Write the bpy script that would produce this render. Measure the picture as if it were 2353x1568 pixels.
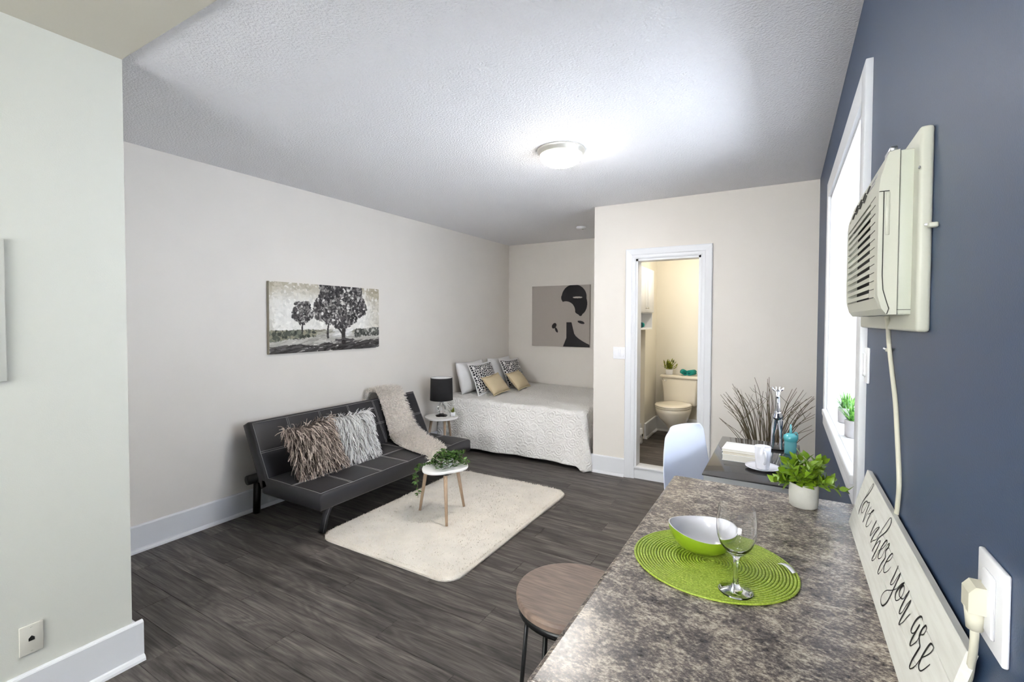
import bpy, bmesh, math, random
import numpy as np
from mathutils import Vector, Matrix
for _o in list(bpy.data.objects): bpy.data.objects.remove(_o)
SC = bpy.context.scene; COL = SC.collection
PI = math.pi
rnd = random.Random(7)

# ------------------------------------------------------------------ camera
YAW, PITCH, ROLL, FPX, CY, CAMH = 0.5284, 0.0256, 0.003, 1077.0, 763.3, 1.41
cd = bpy.data.cameras.new('camera'); cam = bpy.data.objects.new('camera', cd); COL.objects.link(cam)
fw = Vector((-math.sin(YAW)*math.cos(PITCH), math.cos(YAW)*math.cos(PITCH), -math.sin(PITCH)))
rt = Vector((math.cos(YAW), math.sin(YAW), 0)); up = rt.cross(fw)
c_, s_ = math.cos(ROLL), math.sin(ROLL)
r2 = rt*c_ + up*s_; u2 = up*c_ - rt*s_
cam.matrix_world = Matrix(((r2.x, u2.x, -fw.x, 0), (r2.y, u2.y, -fw.y, 0), (r2.z, u2.z, -fw.z, CAMH), (0, 0, 0, 1)))
cd.sensor_width = 36.0; cd.lens = FPX/2353*36.0
cd.shift_y = -(784-CY)/2353.0; cd.clip_start = 0.02
SC.camera = cam

# ------------------------------------------------------------------ world, lights, exposure
W = bpy.data.worlds.new('sky'); SC.world = W; W.use_nodes = True
bg = W.node_tree.nodes['Background']; bg.inputs[0].default_value = (0.80, 0.88, 1.0, 1); bg.inputs[1].default_value = 0.6
vs = SC.view_settings
vs.view_transform = 'Standard'; vs.look = 'None'; vs.exposure = 1.47; vs.gamma = 1.0; vs.use_curve_mapping = False

def area(name, loc, target, sx, sy, power, col):
    l = bpy.data.lights.new(name, 'AREA'); l.shape = 'RECTANGLE'; l.size = sx; l.size_y = sy; l.energy = power; l.color = col
    o = bpy.data.objects.new(name, l); COL.objects.link(o); o.location = loc
    o.rotation_euler = (Vector(target)-Vector(loc)).to_track_quat('-Z', 'Y').to_euler()
    return o
DAY = area('daylight_and_fill', (2.0, 2.35, 1.15), (-0.8, 2.4, 1.55), 2.6, 2.2, 130, (0.80, 0.88, 1.0))
REAR_FILL = area('daylight_and_fill', (-1.15, -2.85, 1.65), (-1.3, 2.5, 1.55), 1.8, 1.4, 62, (0.97, 0.985, 1.0))  # fill light added behind the camera to brighten the far wall and bed
LAMP_E, KITCH_FILL_E, BATH_E = 42.0, 27.0, 37.0

# ------------------------------------------------------------------ helpers
def tag(o, label=None, cat=None, group=None, kind=None):
    if label: o['label'] = label
    if cat: o['category'] = cat
    if group: o['group'] = group
    if kind: o['kind'] = kind
    return o
def empty(name, loc=(0, 0, 0), rz=0, label=None, cat=None, group=None, kind=None, parent=None):
    o = bpy.data.objects.new(name, None); COL.objects.link(o); o.location = loc; o.rotation_euler = (0, 0, rz)
    o.empty_display_size = 0.05
    if parent: o.parent = parent
    return tag(o, label, cat, group, kind)

class MB:
    """collects vertices and faces of one mesh"""
    def __init__(s): s.v = []; s.f = []; s.m = []; s.mats = []; s.cur = 0; s.sm = []
    def mat(s, m):
        if m not in s.mats: s.mats.append(m)
        s.cur = s.mats.index(m); return s
    def add(s, vs_, fs, smooth=False):
        b = len(s.v); s.v += [tuple(p) for p in vs_]
        for f in fs:
            s.f.append(tuple(i+b for i in f)); s.m.append(s.cur); s.sm.append(smooth)
        return s
    def box(s, x0, x1, y0, y1, z0, z1, M=None):
        p = [(x, y, z) for z in (z0, z1) for y in (y0, y1) for x in (x0, x1)]
        if M is not None: p = [M @ Vector(q) for q in p]
        return s.add(p, [(0, 2, 3, 1), (4, 5, 7, 6), (0, 1, 5, 4), (2, 6, 7, 3), (0, 4, 6, 2), (1, 3, 7, 5)])
    def rbox(s, x0, x1, y0, y1, z0, z1, r=0.005, seg=3, M=None):
        bm = bmesh.new(); bmesh.ops.create_cube(bm, size=1)
        for v in bm.verts: v.co = Vector(((x0+x1)/2+v.co.x*(x1-x0), (y0+y1)/2+v.co.y*(y1-y0), (z0+z1)/2+v.co.z*(z1-z0)))
        bmesh.ops.bevel(bm, geom=bm.edges[:], offset=r, segments=seg, profile=0.5, affect='EDGES')
        return s.bm(bm, M, True)
    def bm(s, bm, M=None, smooth=False):
        bm.verts.ensure_lookup_table()
        vs_ = [(M @ v.co) if M is not None else v.co.copy() for v in bm.verts]
        s.add(vs_, [[v.index for v in f.verts] for f in bm.faces], smooth); bm.free(); return s
    def lathe(s, prof, n=32, c=(0, 0, 0), M=None, smooth=True, cap=True, sx=1, sy=1):
        vs_ = []; fs = []
        for r, z in prof:
            for k in range(n):
                a = 2*PI*k/n; vs_.append(Vector((c[0]+r*math.cos(a)*sx, c[1]+r*math.sin(a)*sy, c[2]+z)))
        for i in range(len(prof)-1):
            for k in range(n):
                k2 = (k+1) % n; fs.append((i*n+k, i*n+k2, (i+1)*n+k2, (i+1)*n+k))
        if cap:
            if prof[0][0] > 1e-5: fs.append(tuple(range(n))[::-1])
            if prof[-1][0] > 1e-5: fs.append(tuple((len(prof)-1)*n+k for k in range(n)))
        if M is not None: vs_ = [M @ v for v in vs_]
        return s.add(vs_, fs, smooth)
    def tube(s, pts, r, n=8, cap=True, smooth=True, flat=1.0):
        pts = [Vector(p) for p in pts]; m = len(pts)
        rs = r if isinstance(r, (list, tuple)) else [r]*m
        vs_ = []; fs = []; t0 = (pts[1]-pts[0]).normalized()
        a = Vector((0, 0, 1)) if abs(t0.z) < 0.9 else Vector((1, 0, 0))
        nx = t0.cross(a).normalized()
        for i in range(m):
            t = (pts[min(i+1, m-1)]-pts[max(i-1, 0)]).normalized()
            nx = (nx-t*nx.dot(t)).normalized(); ny = t.cross(nx)
            for k in range(n):
                an = 2*PI*k/n; vs_.append(pts[i]+nx*math.cos(an)*rs[i]+ny*math.sin(an)*rs[i]*flat)
        for i in range(m-1):
            for k in range(n):
                k2 = (k+1) % n; fs.append((i*n+k, i*n+k2, (i+1)*n+k2, (i+1)*n+k))
        if cap: fs.append(tuple(range(n))[::-1]); fs.append(tuple((m-1)*n+k for k in range(n)))
        return s.add(vs_, fs, smooth)
    def grid(s, fn, nu, nv, smooth=True, closed_u=False):
        vs_ = [fn(i/nu, j/nv) for j in range(nv+1) for i in range(nu+1)]
        fs = [(j*(nu+1)+i, j*(nu+1)+i+1, (j+1)*(nu+1)+i+1, (j+1)*(nu+1)+i) for j in range(nv) for i in range(nu)]
        return s.add(vs_, fs, smooth)
    def prism(s, poly, axis, a0, a1, smooth=False):
        """poly of 2D points extruded along axis"""
        def P(p, a):
            if axis == 0: return (a, p[0], p[1])
            if axis == 1: return (p[0], a, p[1])
            return (p[0], p[1], a)
        n = len(poly)
        vs_ = [P(p, a0) for p in poly]+[P(p, a1) for p in poly]
        fs = [tuple(range(n))[::-1], tuple(range(n, 2*n))]
        for i in range(n): fs.append((i, (i+1) % n, n+(i+1) % n, n+i))
        return s.add(vs_, fs, smooth)
    def leaf(s, base, d, nrm, L, w, bend=0.25, n=3, fold=0.15):
        """a pointed leaf blade, two strips with a midrib fold"""
        base = Vector(base); d = Vector(d).normalized(); nrm = Vector(nrm)
        nrm = (nrm-d*nrm.dot(d)); nrm = nrm.normalized() if nrm.length > 1e-4 else d.orthogonal().normalized()
        sd = d.cross(nrm)
        vs_ = []; 
        for i in range(n+1):
            t = i/n; c = base+d*L*t-nrm*bend*L*t*t
            ww = w*math.sin(PI*min(0.985, 0.06+0.94*t)**0.8)*0.5
            vs_ += [c-sd*ww+nrm*fold*ww, c, c+sd*ww+nrm*fold*ww]
        fs = []
        for i in range(n):
            a = i*3; fs += [(a, a+1, a+4, a+3), (a+1, a+2, a+5, a+4)]
        return s.add(vs_, fs, True)
    def build(s, name, m=None, parent=None, label=None, cat=None, group=None, kind=None, sub=0, bevel=0, solid=0, loc=None, autosm=True):
        me = bpy.data.meshes.new(name); me.from_pydata(s.v, [], s.f)
        mats = s.mats if s.mats else [m]
        for q in mats: me.materials.append(q)
        if s.mats: me.polygons.foreach_set('material_index', s.m)
        me.polygons.foreach_set('use_smooth', s.sm); me.validate(); me.update()
        o = bpy.data.objects.new(name, me); COL.objects.link(o)
        if parent: o.parent = parent
        if loc: o.location = loc
        if solid:
            q = o.modifiers.new('s', 'SOLIDIFY'); q.thickness = solid; q.offset = 0
        if bevel:
            q = o.modifiers.new('b', 'BEVEL'); q.width = bevel; q.segments = 2; q.limit_method = 'ANGLE'
        if sub:
            q = o.modifiers.new('u', 'SUBSURF'); q.levels = sub; q.render_levels = sub
        return tag(o, label, cat, group, kind)

def copy_tree(o, parent=None):
    c = o.copy(); COL.objects.link(c); c.parent = parent
    for ch in list(o.children):
        d = ch.copy(); COL.objects.link(d); d.parent = c
        for g in ch.children:
            e = g.copy(); COL.objects.link(e); e.parent = d
    return c
def dup_root(o, loc, rz=0, label=None, group=None):
    c = copy_tree(o); c.location = loc; c.rotation_euler = (0, 0, rz)
    if label: c['label'] = label
    if group: c['group'] = group
    return c

# ------------------------------------------------------------------ materials
def srgb(r, g, b):
    f = lambda c: (c/255/12.92) if c/255 <= 0.04045 else ((c/255+0.055)/1.055)**2.4
    return (f(r), f(g), f(b), 1)
def mk(name, col, rough=0.5, metal=0.0, bump=0.0, bscale=200.0, spec=0.5, var=0.0, vscale=8.0, trans=0.0, ior=1.45, emit=None, es=0, sub=0.0, coat=0.0, sheen=0.0, dist=0.002, aniso=None, det=3):
    m = bpy.data.materials.new(name); m.use_nodes = True; nt = m.node_tree; N = nt.nodes; b = N['Principled BSDF']
    b.inputs['Base Color'].default_value = col; b.inputs['Roughness'].default_value = rough; b.inputs['Metallic'].default_value = metal
    b.inputs['Specular IOR Level'].default_value = spec; b.inputs['Transmission Weight'].default_value = trans; b.inputs['IOR'].default_value = ior
    b.inputs['Coat Weight'].default_value = coat; b.inputs['Sheen Weight'].default_value = sheen
    if emit: b.inputs['Emission Color'].default_value = emit; b.inputs['Emission Strength'].default_value = es
    if bump or var:
        tc = N.new('ShaderNodeTexCoord'); mp = N.new('ShaderNodeMapping'); nt.links.new(tc.outputs['Object'], mp.inputs['Vector'])
        if aniso: mp.inputs['Scale'].default_value = aniso
    if bump:
        n = N.new('ShaderNodeTexNoise'); n.inputs['Scale'].default_value = bscale; n.inputs['Detail'].default_value = det
        nt.links.new(mp.outputs['Vector'], n.inputs['Vector'])
        bp = N.new('ShaderNodeBump'); bp.inputs['Strength'].default_value = bump; bp.inputs['Distance'].default_value = dist
        nt.links.new(n.outputs['Fac'], bp.inputs['Height']); nt.links.new(bp.outputs['Normal'], b.inputs['Normal'])
    if var:
        n2 = N.new('ShaderNodeTexNoise'); n2.inputs['Scale'].default_value = vscale; n2.inputs['Detail'].default_value = 4
        nt.links.new(mp.outputs['Vector'], n2.inputs['Vector'])
        mx = N.new('ShaderNodeMix'); mx.data_type = 'RGBA'
        mx.inputs[6].default_value = tuple(c*(1-var) for c in col[:3])+(1,); mx.inputs[7].default_value = tuple(min(1, c*(1+var)) for c in col[:3])+(1,)
        cr = N.new('ShaderNodeMapRange'); cr.inputs[1].default_value = 0.35; cr.inputs[2].default_value = 0.65
        nt.links.new(n2.outputs['Fac'], cr.inputs[0]); nt.links.new(cr.outputs[0], mx.inputs[0]); nt.links.new(mx.outputs[2], b.inputs['Base Color'])
    return m
def ramp(N, stops):
    r = N.new('ShaderNodeValToRGB'); e = r.color_ramp.elements
    while len(e) > 1: e.remove(e[-1])
    e[0].position = stops[0][0]; e[0].color = stops[0][1]
    for p, c in stops[1:]:
        q = e.new(p); q.color = c
    return r

M_wall = mk('wall_paint', srgb(225, 219, 211), 0.6, bump=0.15, bscale=260, var=0.012, vscale=3)
M_kwall = mk('wall_paint_kitchen_light', srgb(207, 207, 198), 0.6, bump=0.15, bscale=260)  # wall paint with the kitchen light's greenish cast put into its colour
M_bath = mk('bath_paint', srgb(222, 217, 205), 0.6, bump=0.1, bscale=260)
M_blue = mk('blue_paint', srgb(54, 72, 101), 0.45, bump=0.2, bscale=420, spec=0.5, dist=0.0012)
M_ceil = mk('ceiling_stipple', srgb(240, 239, 241), 0.8, bump=0.9, bscale=95, dist=0.009, det=5)
M_kceil = mk('ceiling_smooth', srgb(204, 199, 185), 0.7, bump=0.1, bscale=200)
M_trim = mk('trim_white', srgb(222, 223, 226), 0.35, bump=0.05, bscale=60)
M_white = mk('white_plastic', srgb(236, 236, 240), 0.3)
M_ivory = mk('ivory_plastic', srgb(192, 192, 178), 0.4)
M_seam = mk('seam_dark', srgb(60, 58, 55), 0.7)
M_ivoryd = mk('ivory_shell', srgb(184, 187, 173), 0.42)
M_black = mk('black_metal', srgb(20, 20, 21), 0.35, spec=0.4)
M_dark = mk('dark_cavity', srgb(15, 14, 13), 0.8)
M_leather = mk('black_leatherette', srgb(43, 42, 45), 0.42, bump=0.5, bscale=320, spec=0.45, dist=0.001)
M_stitch = mk('grey_thread', srgb(150, 148, 146), 0.8)
M_linen = mk('white_quilt', srgb(229, 226, 222), 0.85, sheen=0.2)
M_wpillow = mk('white_pillow', srgb(230, 228, 226), 0.85, bump=0.3, bscale=60, dist=0.004)
M_tan = mk('tan_cloth', srgb(208, 190, 156), 0.85, bump=0.4, bscale=120, dist=0.003)
M_rug = mk('cream_pile', srgb(229, 222, 211), 0.95, sheen=0.3, var=0.06, vscale=7)
M_fur = mk('cream_fur', srgb(240, 233, 224), 0.95, sheen=0.3, var=0.13, vscale=55)
M_porc = mk('porcelain', srgb(226, 218, 202), 0.12, coat=0.4)
M_legwood = mk('pale_oak', srgb(172, 148, 124), 0.55, var=0.12, vscale=30, aniso=(6, 6, 1))
M_glass = mk('clear_glass', (1, 1, 1, 1), 0.0, trans=1.0, ior=1.46)
M_pane = mk('window_glass', (1, 1, 1, 1), 0.0, trans=1.0, ior=1.02)
M_lime = mk('lime_glaze', srgb(126, 154, 30), 0.3, coat=0.2, bump=0.15, bscale=150, dist=0.001)
M_mug = mk('white_glaze', srgb(224, 224, 230), 0.15, coat=0.3)
M_chair = mk('chair_shell', srgb(214, 219, 233), 0.3)
M_steel = mk('brushed_steel', srgb(178, 180, 182), 0.3, metal=0.9)
M_chrome = mk('chrome', srgb(225, 225, 228), 0.08, metal=1.0)
M_tglass = mk('smoked_glass', srgb(60, 59, 60), 0.06, spec=0.5)
M_pot = mk('cement_pot', srgb(205, 203, 196), 0.75, bump=0.4, bscale=120, var=0.05, vscale=20)
M_potw = mk('white_pot', srgb(236, 236, 240), 0.4)
M_soil = mk('soil', srgb(48, 40, 32), 0.95)
M_shade = mk('black_lampshade', srgb(34, 33, 35), 0.85, bump=0.5, bscale=300)
M_shadein = mk('lampshade_lining', srgb(238, 236, 232), 0.8)
M_teal = mk('teal_terry', srgb(26, 140, 132), 0.95, bump=0.8, bscale=300, var=0.12, vscale=60)
M_dteal = mk('dark_teal_terry', srgb(8, 72, 84), 0.95, bump=0.8, bscale=300)
M_turq = mk('turquoise_glass', srgb(120, 196, 202), 0.08, trans=0.35, ior=1.3, coat=0.5)
M_page = mk('book_pages', srgb(222, 218, 208), 0.8, bump=0.5, bscale=30, aniso=(1, 1, 30), dist=0.002)
M_cover = mk('book_cover', srgb(224, 223, 220), 0.5)
M_coverb = mk('book_cover_tan', srgb(196, 184, 160), 0.6)
M_twig = mk('dry_twig', srgb(104, 92, 70), 0.8)
M_cord = mk('beige_cord', srgb(206, 202, 184), 0.5)
M_sillpot = mk('grey_white_pot', srgb(176, 174, 176), 0.6)
M_toplam = mk('white_laminate', srgb(236, 234, 230), 0.3)
M_nick = mk('satin_nickel', srgb(214, 210, 200), 0.35, metal=0.6)
M_dome = mk('glowing_dome', srgb(255, 250, 240), 0.4, emit=(1.0, 0.95, 0.89, 1), es=LAMP_E)
M_dome2 = mk('glowing_added_dome', srgb(255, 250, 240), 0.4, emit=(0.97, 1.0, 0.90, 1), es=KITCH_FILL_E)  # glow of the unseen lamp added at the kitchen end
M_dome3 = mk('glowing_bath_dome', srgb(255, 250, 240), 0.4, emit=(1.0, 0.93, 0.80, 1), es=BATH_E)

def fibre(m, f):
    # thin fibres pass some light through
    nt = m.node_tree; N = nt.nodes; b = N['Principled BSDF']; t = N.new('ShaderNodeBsdfTranslucent'); mx = N.new('ShaderNodeMixShader'); mx.inputs[0].default_value = f
    l = [k for k in nt.links if k.to_node == b and k.to_socket.name == 'Base Color']
    if l: nt.links.new(l[0].from_socket, t.inputs['Color'])
    else: t.inputs['Color'].default_value = b.inputs['Base Color'].default_value
    nt.links.new(b.outputs[0], mx.inputs[1]); nt.links.new(t.outputs[0], mx.inputs[2]); nt.links.new(mx.outputs[0], N['Material Output'].inputs['Surface'])
M_rugpile = mk('cream_pile_fibre', srgb(232, 225, 214), 0.95, var=0.06, vscale=7); fibre(M_rugpile, 0.5)
fibre(M_fur, 0.12)
def down_glow(m, e):
    # a frosted bowl lit from above its middle: brightest where the glass faces the floor
    nt = m.node_tree; N = nt.nodes; g = N.new('ShaderNodeNewGeometry'); sx = N.new('ShaderNodeSeparateXYZ'); nt.links.new(g.outputs['Normal'], sx.inputs[0])
    ab = N.new('ShaderNodeMath'); ab.operation = 'ABSOLUTE'; nt.links.new(sx.outputs['Z'], ab.inputs[0])
    pw_ = N.new('ShaderNodeMath'); pw_.operation = 'POWER'; pw_.inputs[1].default_value = 3.0; nt.links.new(ab.outputs[0], pw_.inputs[0])
    ma = N.new('ShaderNodeMath'); ma.operation = 'MULTIPLY_ADD'; ma.inputs[1].default_value = e*1.75; ma.inputs[2].default_value = e*0.08; nt.links.new(pw_.outputs[0], ma.inputs[0])
    nt.links.new(ma.outputs[0], N['Principled BSDF'].inputs['Emission Strength'])
down_glow(M_dome, LAMP_E); down_glow(M_dome2, KITCH_FILL_E)
def leafmat(name, c1, c2, rough=0.4):
    m = bpy.data.materials.new(name); m.use_nodes = True; nt = m.node_tree; N = nt.nodes; b = N['Principled BSDF']
    tc = N.new('ShaderNodeTexCoord'); n = N.new('ShaderNodeTexNoise'); n.inputs['Scale'].default_value = 60; n.inputs['Detail'].default_value = 2
    nt.links.new(tc.outputs['Object'], n.inputs['Vector'])
    r = ramp(N, [(0.40, c1), (0.60, c2)]); nt.links.new(n.outputs['Fac'], r.inputs['Fac']); nt.links.new(r.outputs[0], b.inputs['Base Color'])
    b.inputs['Roughness'].default_value = rough
    b.inputs['Subsurface Weight'].default_value = 0.0
    return m
M_leafb = leafmat('bright_leaf', srgb(58, 96, 14), srgb(156, 192, 46))
M_leafd = leafmat('dark_leaf', srgb(32, 62, 22), srgb(86, 126, 52))
M_leafg = leafmat('grass_blade', srgb(52, 120, 36), srgb(140, 200, 96))
M_leafo = leafmat('olive_leaf', srgb(74, 84, 22), srgb(164, 172, 48))

def woodfloor():
    m = bpy.data.materials.new('vinyl_plank'); m.use_nodes = True; nt = m.node_tree; N = nt.nodes; L = nt.links; b = N['Principled BSDF']
    tc = N.new('ShaderNodeTexCoord'); oi = N.new('ShaderNodeObjectInfo')
    mul = N.new('ShaderNodeVectorMath'); mul.operation = 'SCALE'; cmb = N.new('ShaderNodeCombineXYZ')
    for i in range(3): L.new(oi.outputs['Random'], cmb.inputs[i])
    L.new(cmb.outputs[0], mul.inputs[0]); mul.inputs['Scale'].default_value = 37.0
    add = N.new('ShaderNodeVectorMath'); L.new(tc.outputs['Object'], add.inputs[0]); L.new(mul.outputs[0], add.inputs[1])
    mp = N.new('ShaderNodeMapping'); mp.inputs['Scale'].default_value = (1.1, 9.0, 1.0); L.new(add.outputs[0], mp.inputs['Vector'])
    n1 = N.new('ShaderNodeTexNoise'); n1.inputs['Scale'].default_value = 2.2; n1.inputs['Detail'].default_value = 8; n1.inputs['Roughness'].default_value = 0.62; n1.inputs['Distortion'].default_value = 0.6
    L.new(mp.outputs[0], n1.inputs['Vector'])
    mp2 = N.new('ShaderNodeMapping'); mp2.inputs['Scale'].default_value = (3.0, 90.0, 1.0); L.new(add.outputs[0], mp2.inputs['Vector'])
    n2 = N.new('ShaderNodeTexNoise'); n2.inputs['Scale'].default_value = 2.0; n2.inputs['Detail'].default_value = 5; L.new(mp2.outputs[0], n2.inputs['Vector'])
    # cathedral rings
    mp3 = N.new('ShaderNodeMapping'); mp3.inputs['Scale'].default_value = (0.9, 6.0, 1.0); L.new(add.outputs[0], mp3.inputs['Vector'])
    n3 = N.new('ShaderNodeTexNoise'); n3.inputs['Scale'].default_value = 1.1; n3.inputs['Detail'].default_value = 1.5; n3.inputs['Distortion'].default_value = 0.4; L.new(mp3.outputs[0], n3.inputs['Vector'])
    mm = N.new('ShaderNodeMath'); mm.operation = 'MULTIPLY'; mm.inputs[1].default_value = 95.0; L.new(n3.outputs['Fac'], mm.inputs[0])
    sn = N.new('ShaderNodeMath'); sn.operation = 'SINE'; L.new(mm.outputs[0], sn.inputs[0])
    r1 = ramp(N, [(0.28, srgb(50, 46, 44)), (0.44, srgb(78, 73, 70)), (0.6, srgb(104, 98, 94)), (0.8, srgb(134, 127, 121))]); L.new(n1.outputs['Fac'], r1.inputs[0])
    r2_ = ramp(N, [(0.35, (0.62, 0.61, 0.61, 1)), (0.55, (1, 1, 1, 1)), (0.75, (1.12, 1.11, 1.1, 1))]); L.new(n2.outputs['Fac'], r2_.inputs[0])
    mx = N.new('ShaderNodeMix'); mx.data_type = 'RGBA'; mx.blend_type = 'MULTIPLY'; mx.inputs[0].default_value = 1.0
    L.new(r1.outputs[0], mx.inputs[6]); L.new(r2_.outputs[0], mx.inputs[7])
    mr = N.new('ShaderNodeMapRange'); mr.inputs[1].default_value = -1; mr.inputs[2].default_value = 1; mr.inputs[3].default_value = 0.80; mr.inputs[4].default_value = 1.12; L.new(sn.outputs[0], mr.inputs[0])
    mr2 = N.new('ShaderNodeMapRange'); mr2.inputs[3].default_value = 0.80; mr2.inputs[4].default_value = 1.16; L.new(oi.outputs['Random'], mr2.inputs[0])
    pm = N.new('ShaderNodeMath'); pm.operation = 'MULTIPLY'; L.new(mr.outputs[0], pm.inputs[0]); L.new(mr2.outputs[0], pm.inputs[1])
    mx2 = N.new('ShaderNodeVectorMath'); mx2.operation = 'SCALE'; L.new(mx.outputs[2], mx2.inputs[0]); L.new(pm.outputs[0], mx2.inputs['Scale'])
    L.new(mx2.outputs[0], b.inputs['Base Color'])
    b.inputs['Roughness'].default_value = 0.5; b.inputs['Specular IOR Level'].default_value = 0.35
    bp = N.new('ShaderNodeBump'); bp.inputs['Strength'].default_value = 0.25; bp.inputs['Distance'].default_value = 0.001
    L.new(n2.outputs['Fac'], bp.inputs['Height']); L.new(bp.outputs[0], b.inputs['Normal'])
    return m
M_plank = woodfloor()

def stonetop():
    m = bpy.data.materials.new('mottled_laminate'); m.use_nodes = True; nt = m.node_tree; N = nt.nodes; L = nt.links; b = N['Principled BSDF']
    tc = N.new('ShaderNodeTexCoord'); mp = N.new('ShaderNodeMapping'); mp.inputs['Rotation'].default_value = (0, 0, 0.5); mp.inputs['Scale'].default_value = (1.0, 1.45, 1.0)
    L.new(tc.outputs['Object'], mp.inputs[0])
    n1 = N.new('ShaderNodeTexNoise'); n1.inputs['Scale'].default_value = 120; n1.inputs['Detail'].default_value = 8; n1.inputs['Roughness'].default_value = 0.8; L.new(mp.outputs[0], n1.inputs[0])
    n2 = N.new('ShaderNodeTexNoise'); n2.inputs['Scale'].default_value = 15; n2.inputs['Detail'].default_value = 9; n2.inputs['Roughness'].default_value = 0.72; n2.inputs['Distortion'].default_value = 0.2; L.new(mp.outputs[0], n2.inputs[0])
    a = N.new('ShaderNodeMath'); a.operation = 'MULTIPLY_ADD'; a.inputs[1].default_value = 0.62; L.new(n2.outputs['Fac'], a.inputs[0])
    h = N.new('ShaderNodeMath'); h.operation = 'MULTIPLY'; h.inputs[1].default_value = 1.05; L.new(n1.outputs['Fac'], h.inputs[0]); L.new(h.outputs[0], a.inputs[2])
    r = ramp(N, [(0.65, srgb(35, 33, 36)), (0.75, srgb(80, 73, 71)), (0.835, srgb(118, 108, 102)), (0.915, srgb(172, 160, 146)), (0.985, srgb(204, 194, 178))]); L.new(a.outputs[0], r.inputs[0])
    L.new(r.outputs[0], b.inputs['Base Color']); b.inputs['Roughness'].default_value = 0.27; b.inputs['Specular IOR Level'].default_value = 0.5
    bp = N.new('ShaderNodeBump'); bp.inputs['Strength'].default_value = 0.12; bp.inputs['Distance'].default_value = 0.0006; L.new(n1.outputs['Fac'], bp.inputs['Height']); L.new(bp.outputs[0], b.inputs['Normal'])
    return m
M_stone = stonetop()

def attrmat(name, rough=0.7, bump=0.0):
    m = bpy.data.materials.new(name); m.use_nodes = True; nt = m.node_tree; b = nt.nodes['Principled BSDF']
    a = nt.nodes.new('ShaderNodeVertexColor'); a.layer_name = 'Col'; nt.links.new(a.outputs[0], b.inputs['Base Color'])
    b.inputs['Roughness'].default_value = rough; b.inputs['Specular IOR Level'].default_value = 0.2
    return m
M_paint = attrmat('painted_canvas')
M_ribbon = attrmat('ribbon_yarn', 0.45); fibre(M_ribbon, 0.25)

def woodseat():
    m = bpy.data.materials.new('stool_wood'); m.use_nodes = True; nt = m.node_tree; N = nt.nodes; L = nt.links; b = N['Principled BSDF']
    tc = N.new('ShaderNodeTexCoord'); mp = N.new('ShaderNodeMapping'); mp.inputs['Rotation'].default_value = (0, 0, 0.9); mp.inputs['Scale'].default_value = (4, 40, 1); L.new(tc.outputs['Object'], mp.inputs[0])
    n = N.new('ShaderNodeTexNoise'); n.inputs['Scale'].default_value = 3; n.inputs['Detail'].default_value = 6; L.new(mp.outputs[0], n.inputs[0])
    r = ramp(N, [(0.3, srgb(104, 86, 76)), (0.5, srgb(122, 104, 93)), (0.7, srgb(140, 120, 106))]); L.new(n.outputs['Fac'], r.inputs[0]); L.new(r.outputs[0], b.inputs['Base Color']); b.inputs['Roughness'].default_value = 0.5
    return m
M_seat = woodseat()

def signwood():
    m = bpy.data.materials.new('whitewashed_board'); m.use_nodes = True; nt = m.node_tree; N = nt.nodes; L = nt.links; b = N['Principled BSDF']
    tc = N.new('ShaderNodeTexCoord'); mp = N.new('ShaderNodeMapping'); mp.inputs['Scale'].default_value = (30, 3, 30); L.new(tc.outputs['Object'], mp.inputs[0])
    n = N.new('ShaderNodeTexNoise'); n.inputs['Scale'].default_value = 4; n.inputs['Detail'].default_value = 6; L.new(mp.outputs[0], n.inputs[0])
    r = ramp(N, [(0.3, srgb(214, 212, 205)), (0.6, srgb(224, 223, 217))]); L.new(n.outputs['Fac'], r.inputs[0]); L.new(r.outputs[0], b.inputs['Base Color']); b.inputs['Roughness'].default_value = 0.6
    return m
M_sign = signwood()

def brocade():
    m = bpy.data.materials.new('black_white_lattice_cloth'); m.use_nodes = True; nt = m.node_tree; N = nt.nodes; L = nt.links; b = N['Principled BSDF']
    tc = N.new('ShaderNodeTexCoord')
    v = N.new('ShaderNodeTexVoronoi'); v.feature = 'DISTANCE_TO_EDGE'; v.inputs['Scale'].default_value = 38; v.inputs['Randomness'].default_value = 0.75; L.new(tc.outputs['Object'], v.inputs['Vector'])
    r = ramp(N, [(0.0, srgb(226, 224, 220)), (0.09, srgb(222, 220, 216)), (0.13, srgb(34, 33, 38)), (1.0, srgb(40, 39, 44))]); L.new(v.outputs['Distance'], r.inputs[0]); L.new(r.outputs[0], b.inputs['Base Color']); b.inputs['Roughness'].default_value = 0.85
    return m
M_lattice = brocade()

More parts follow.
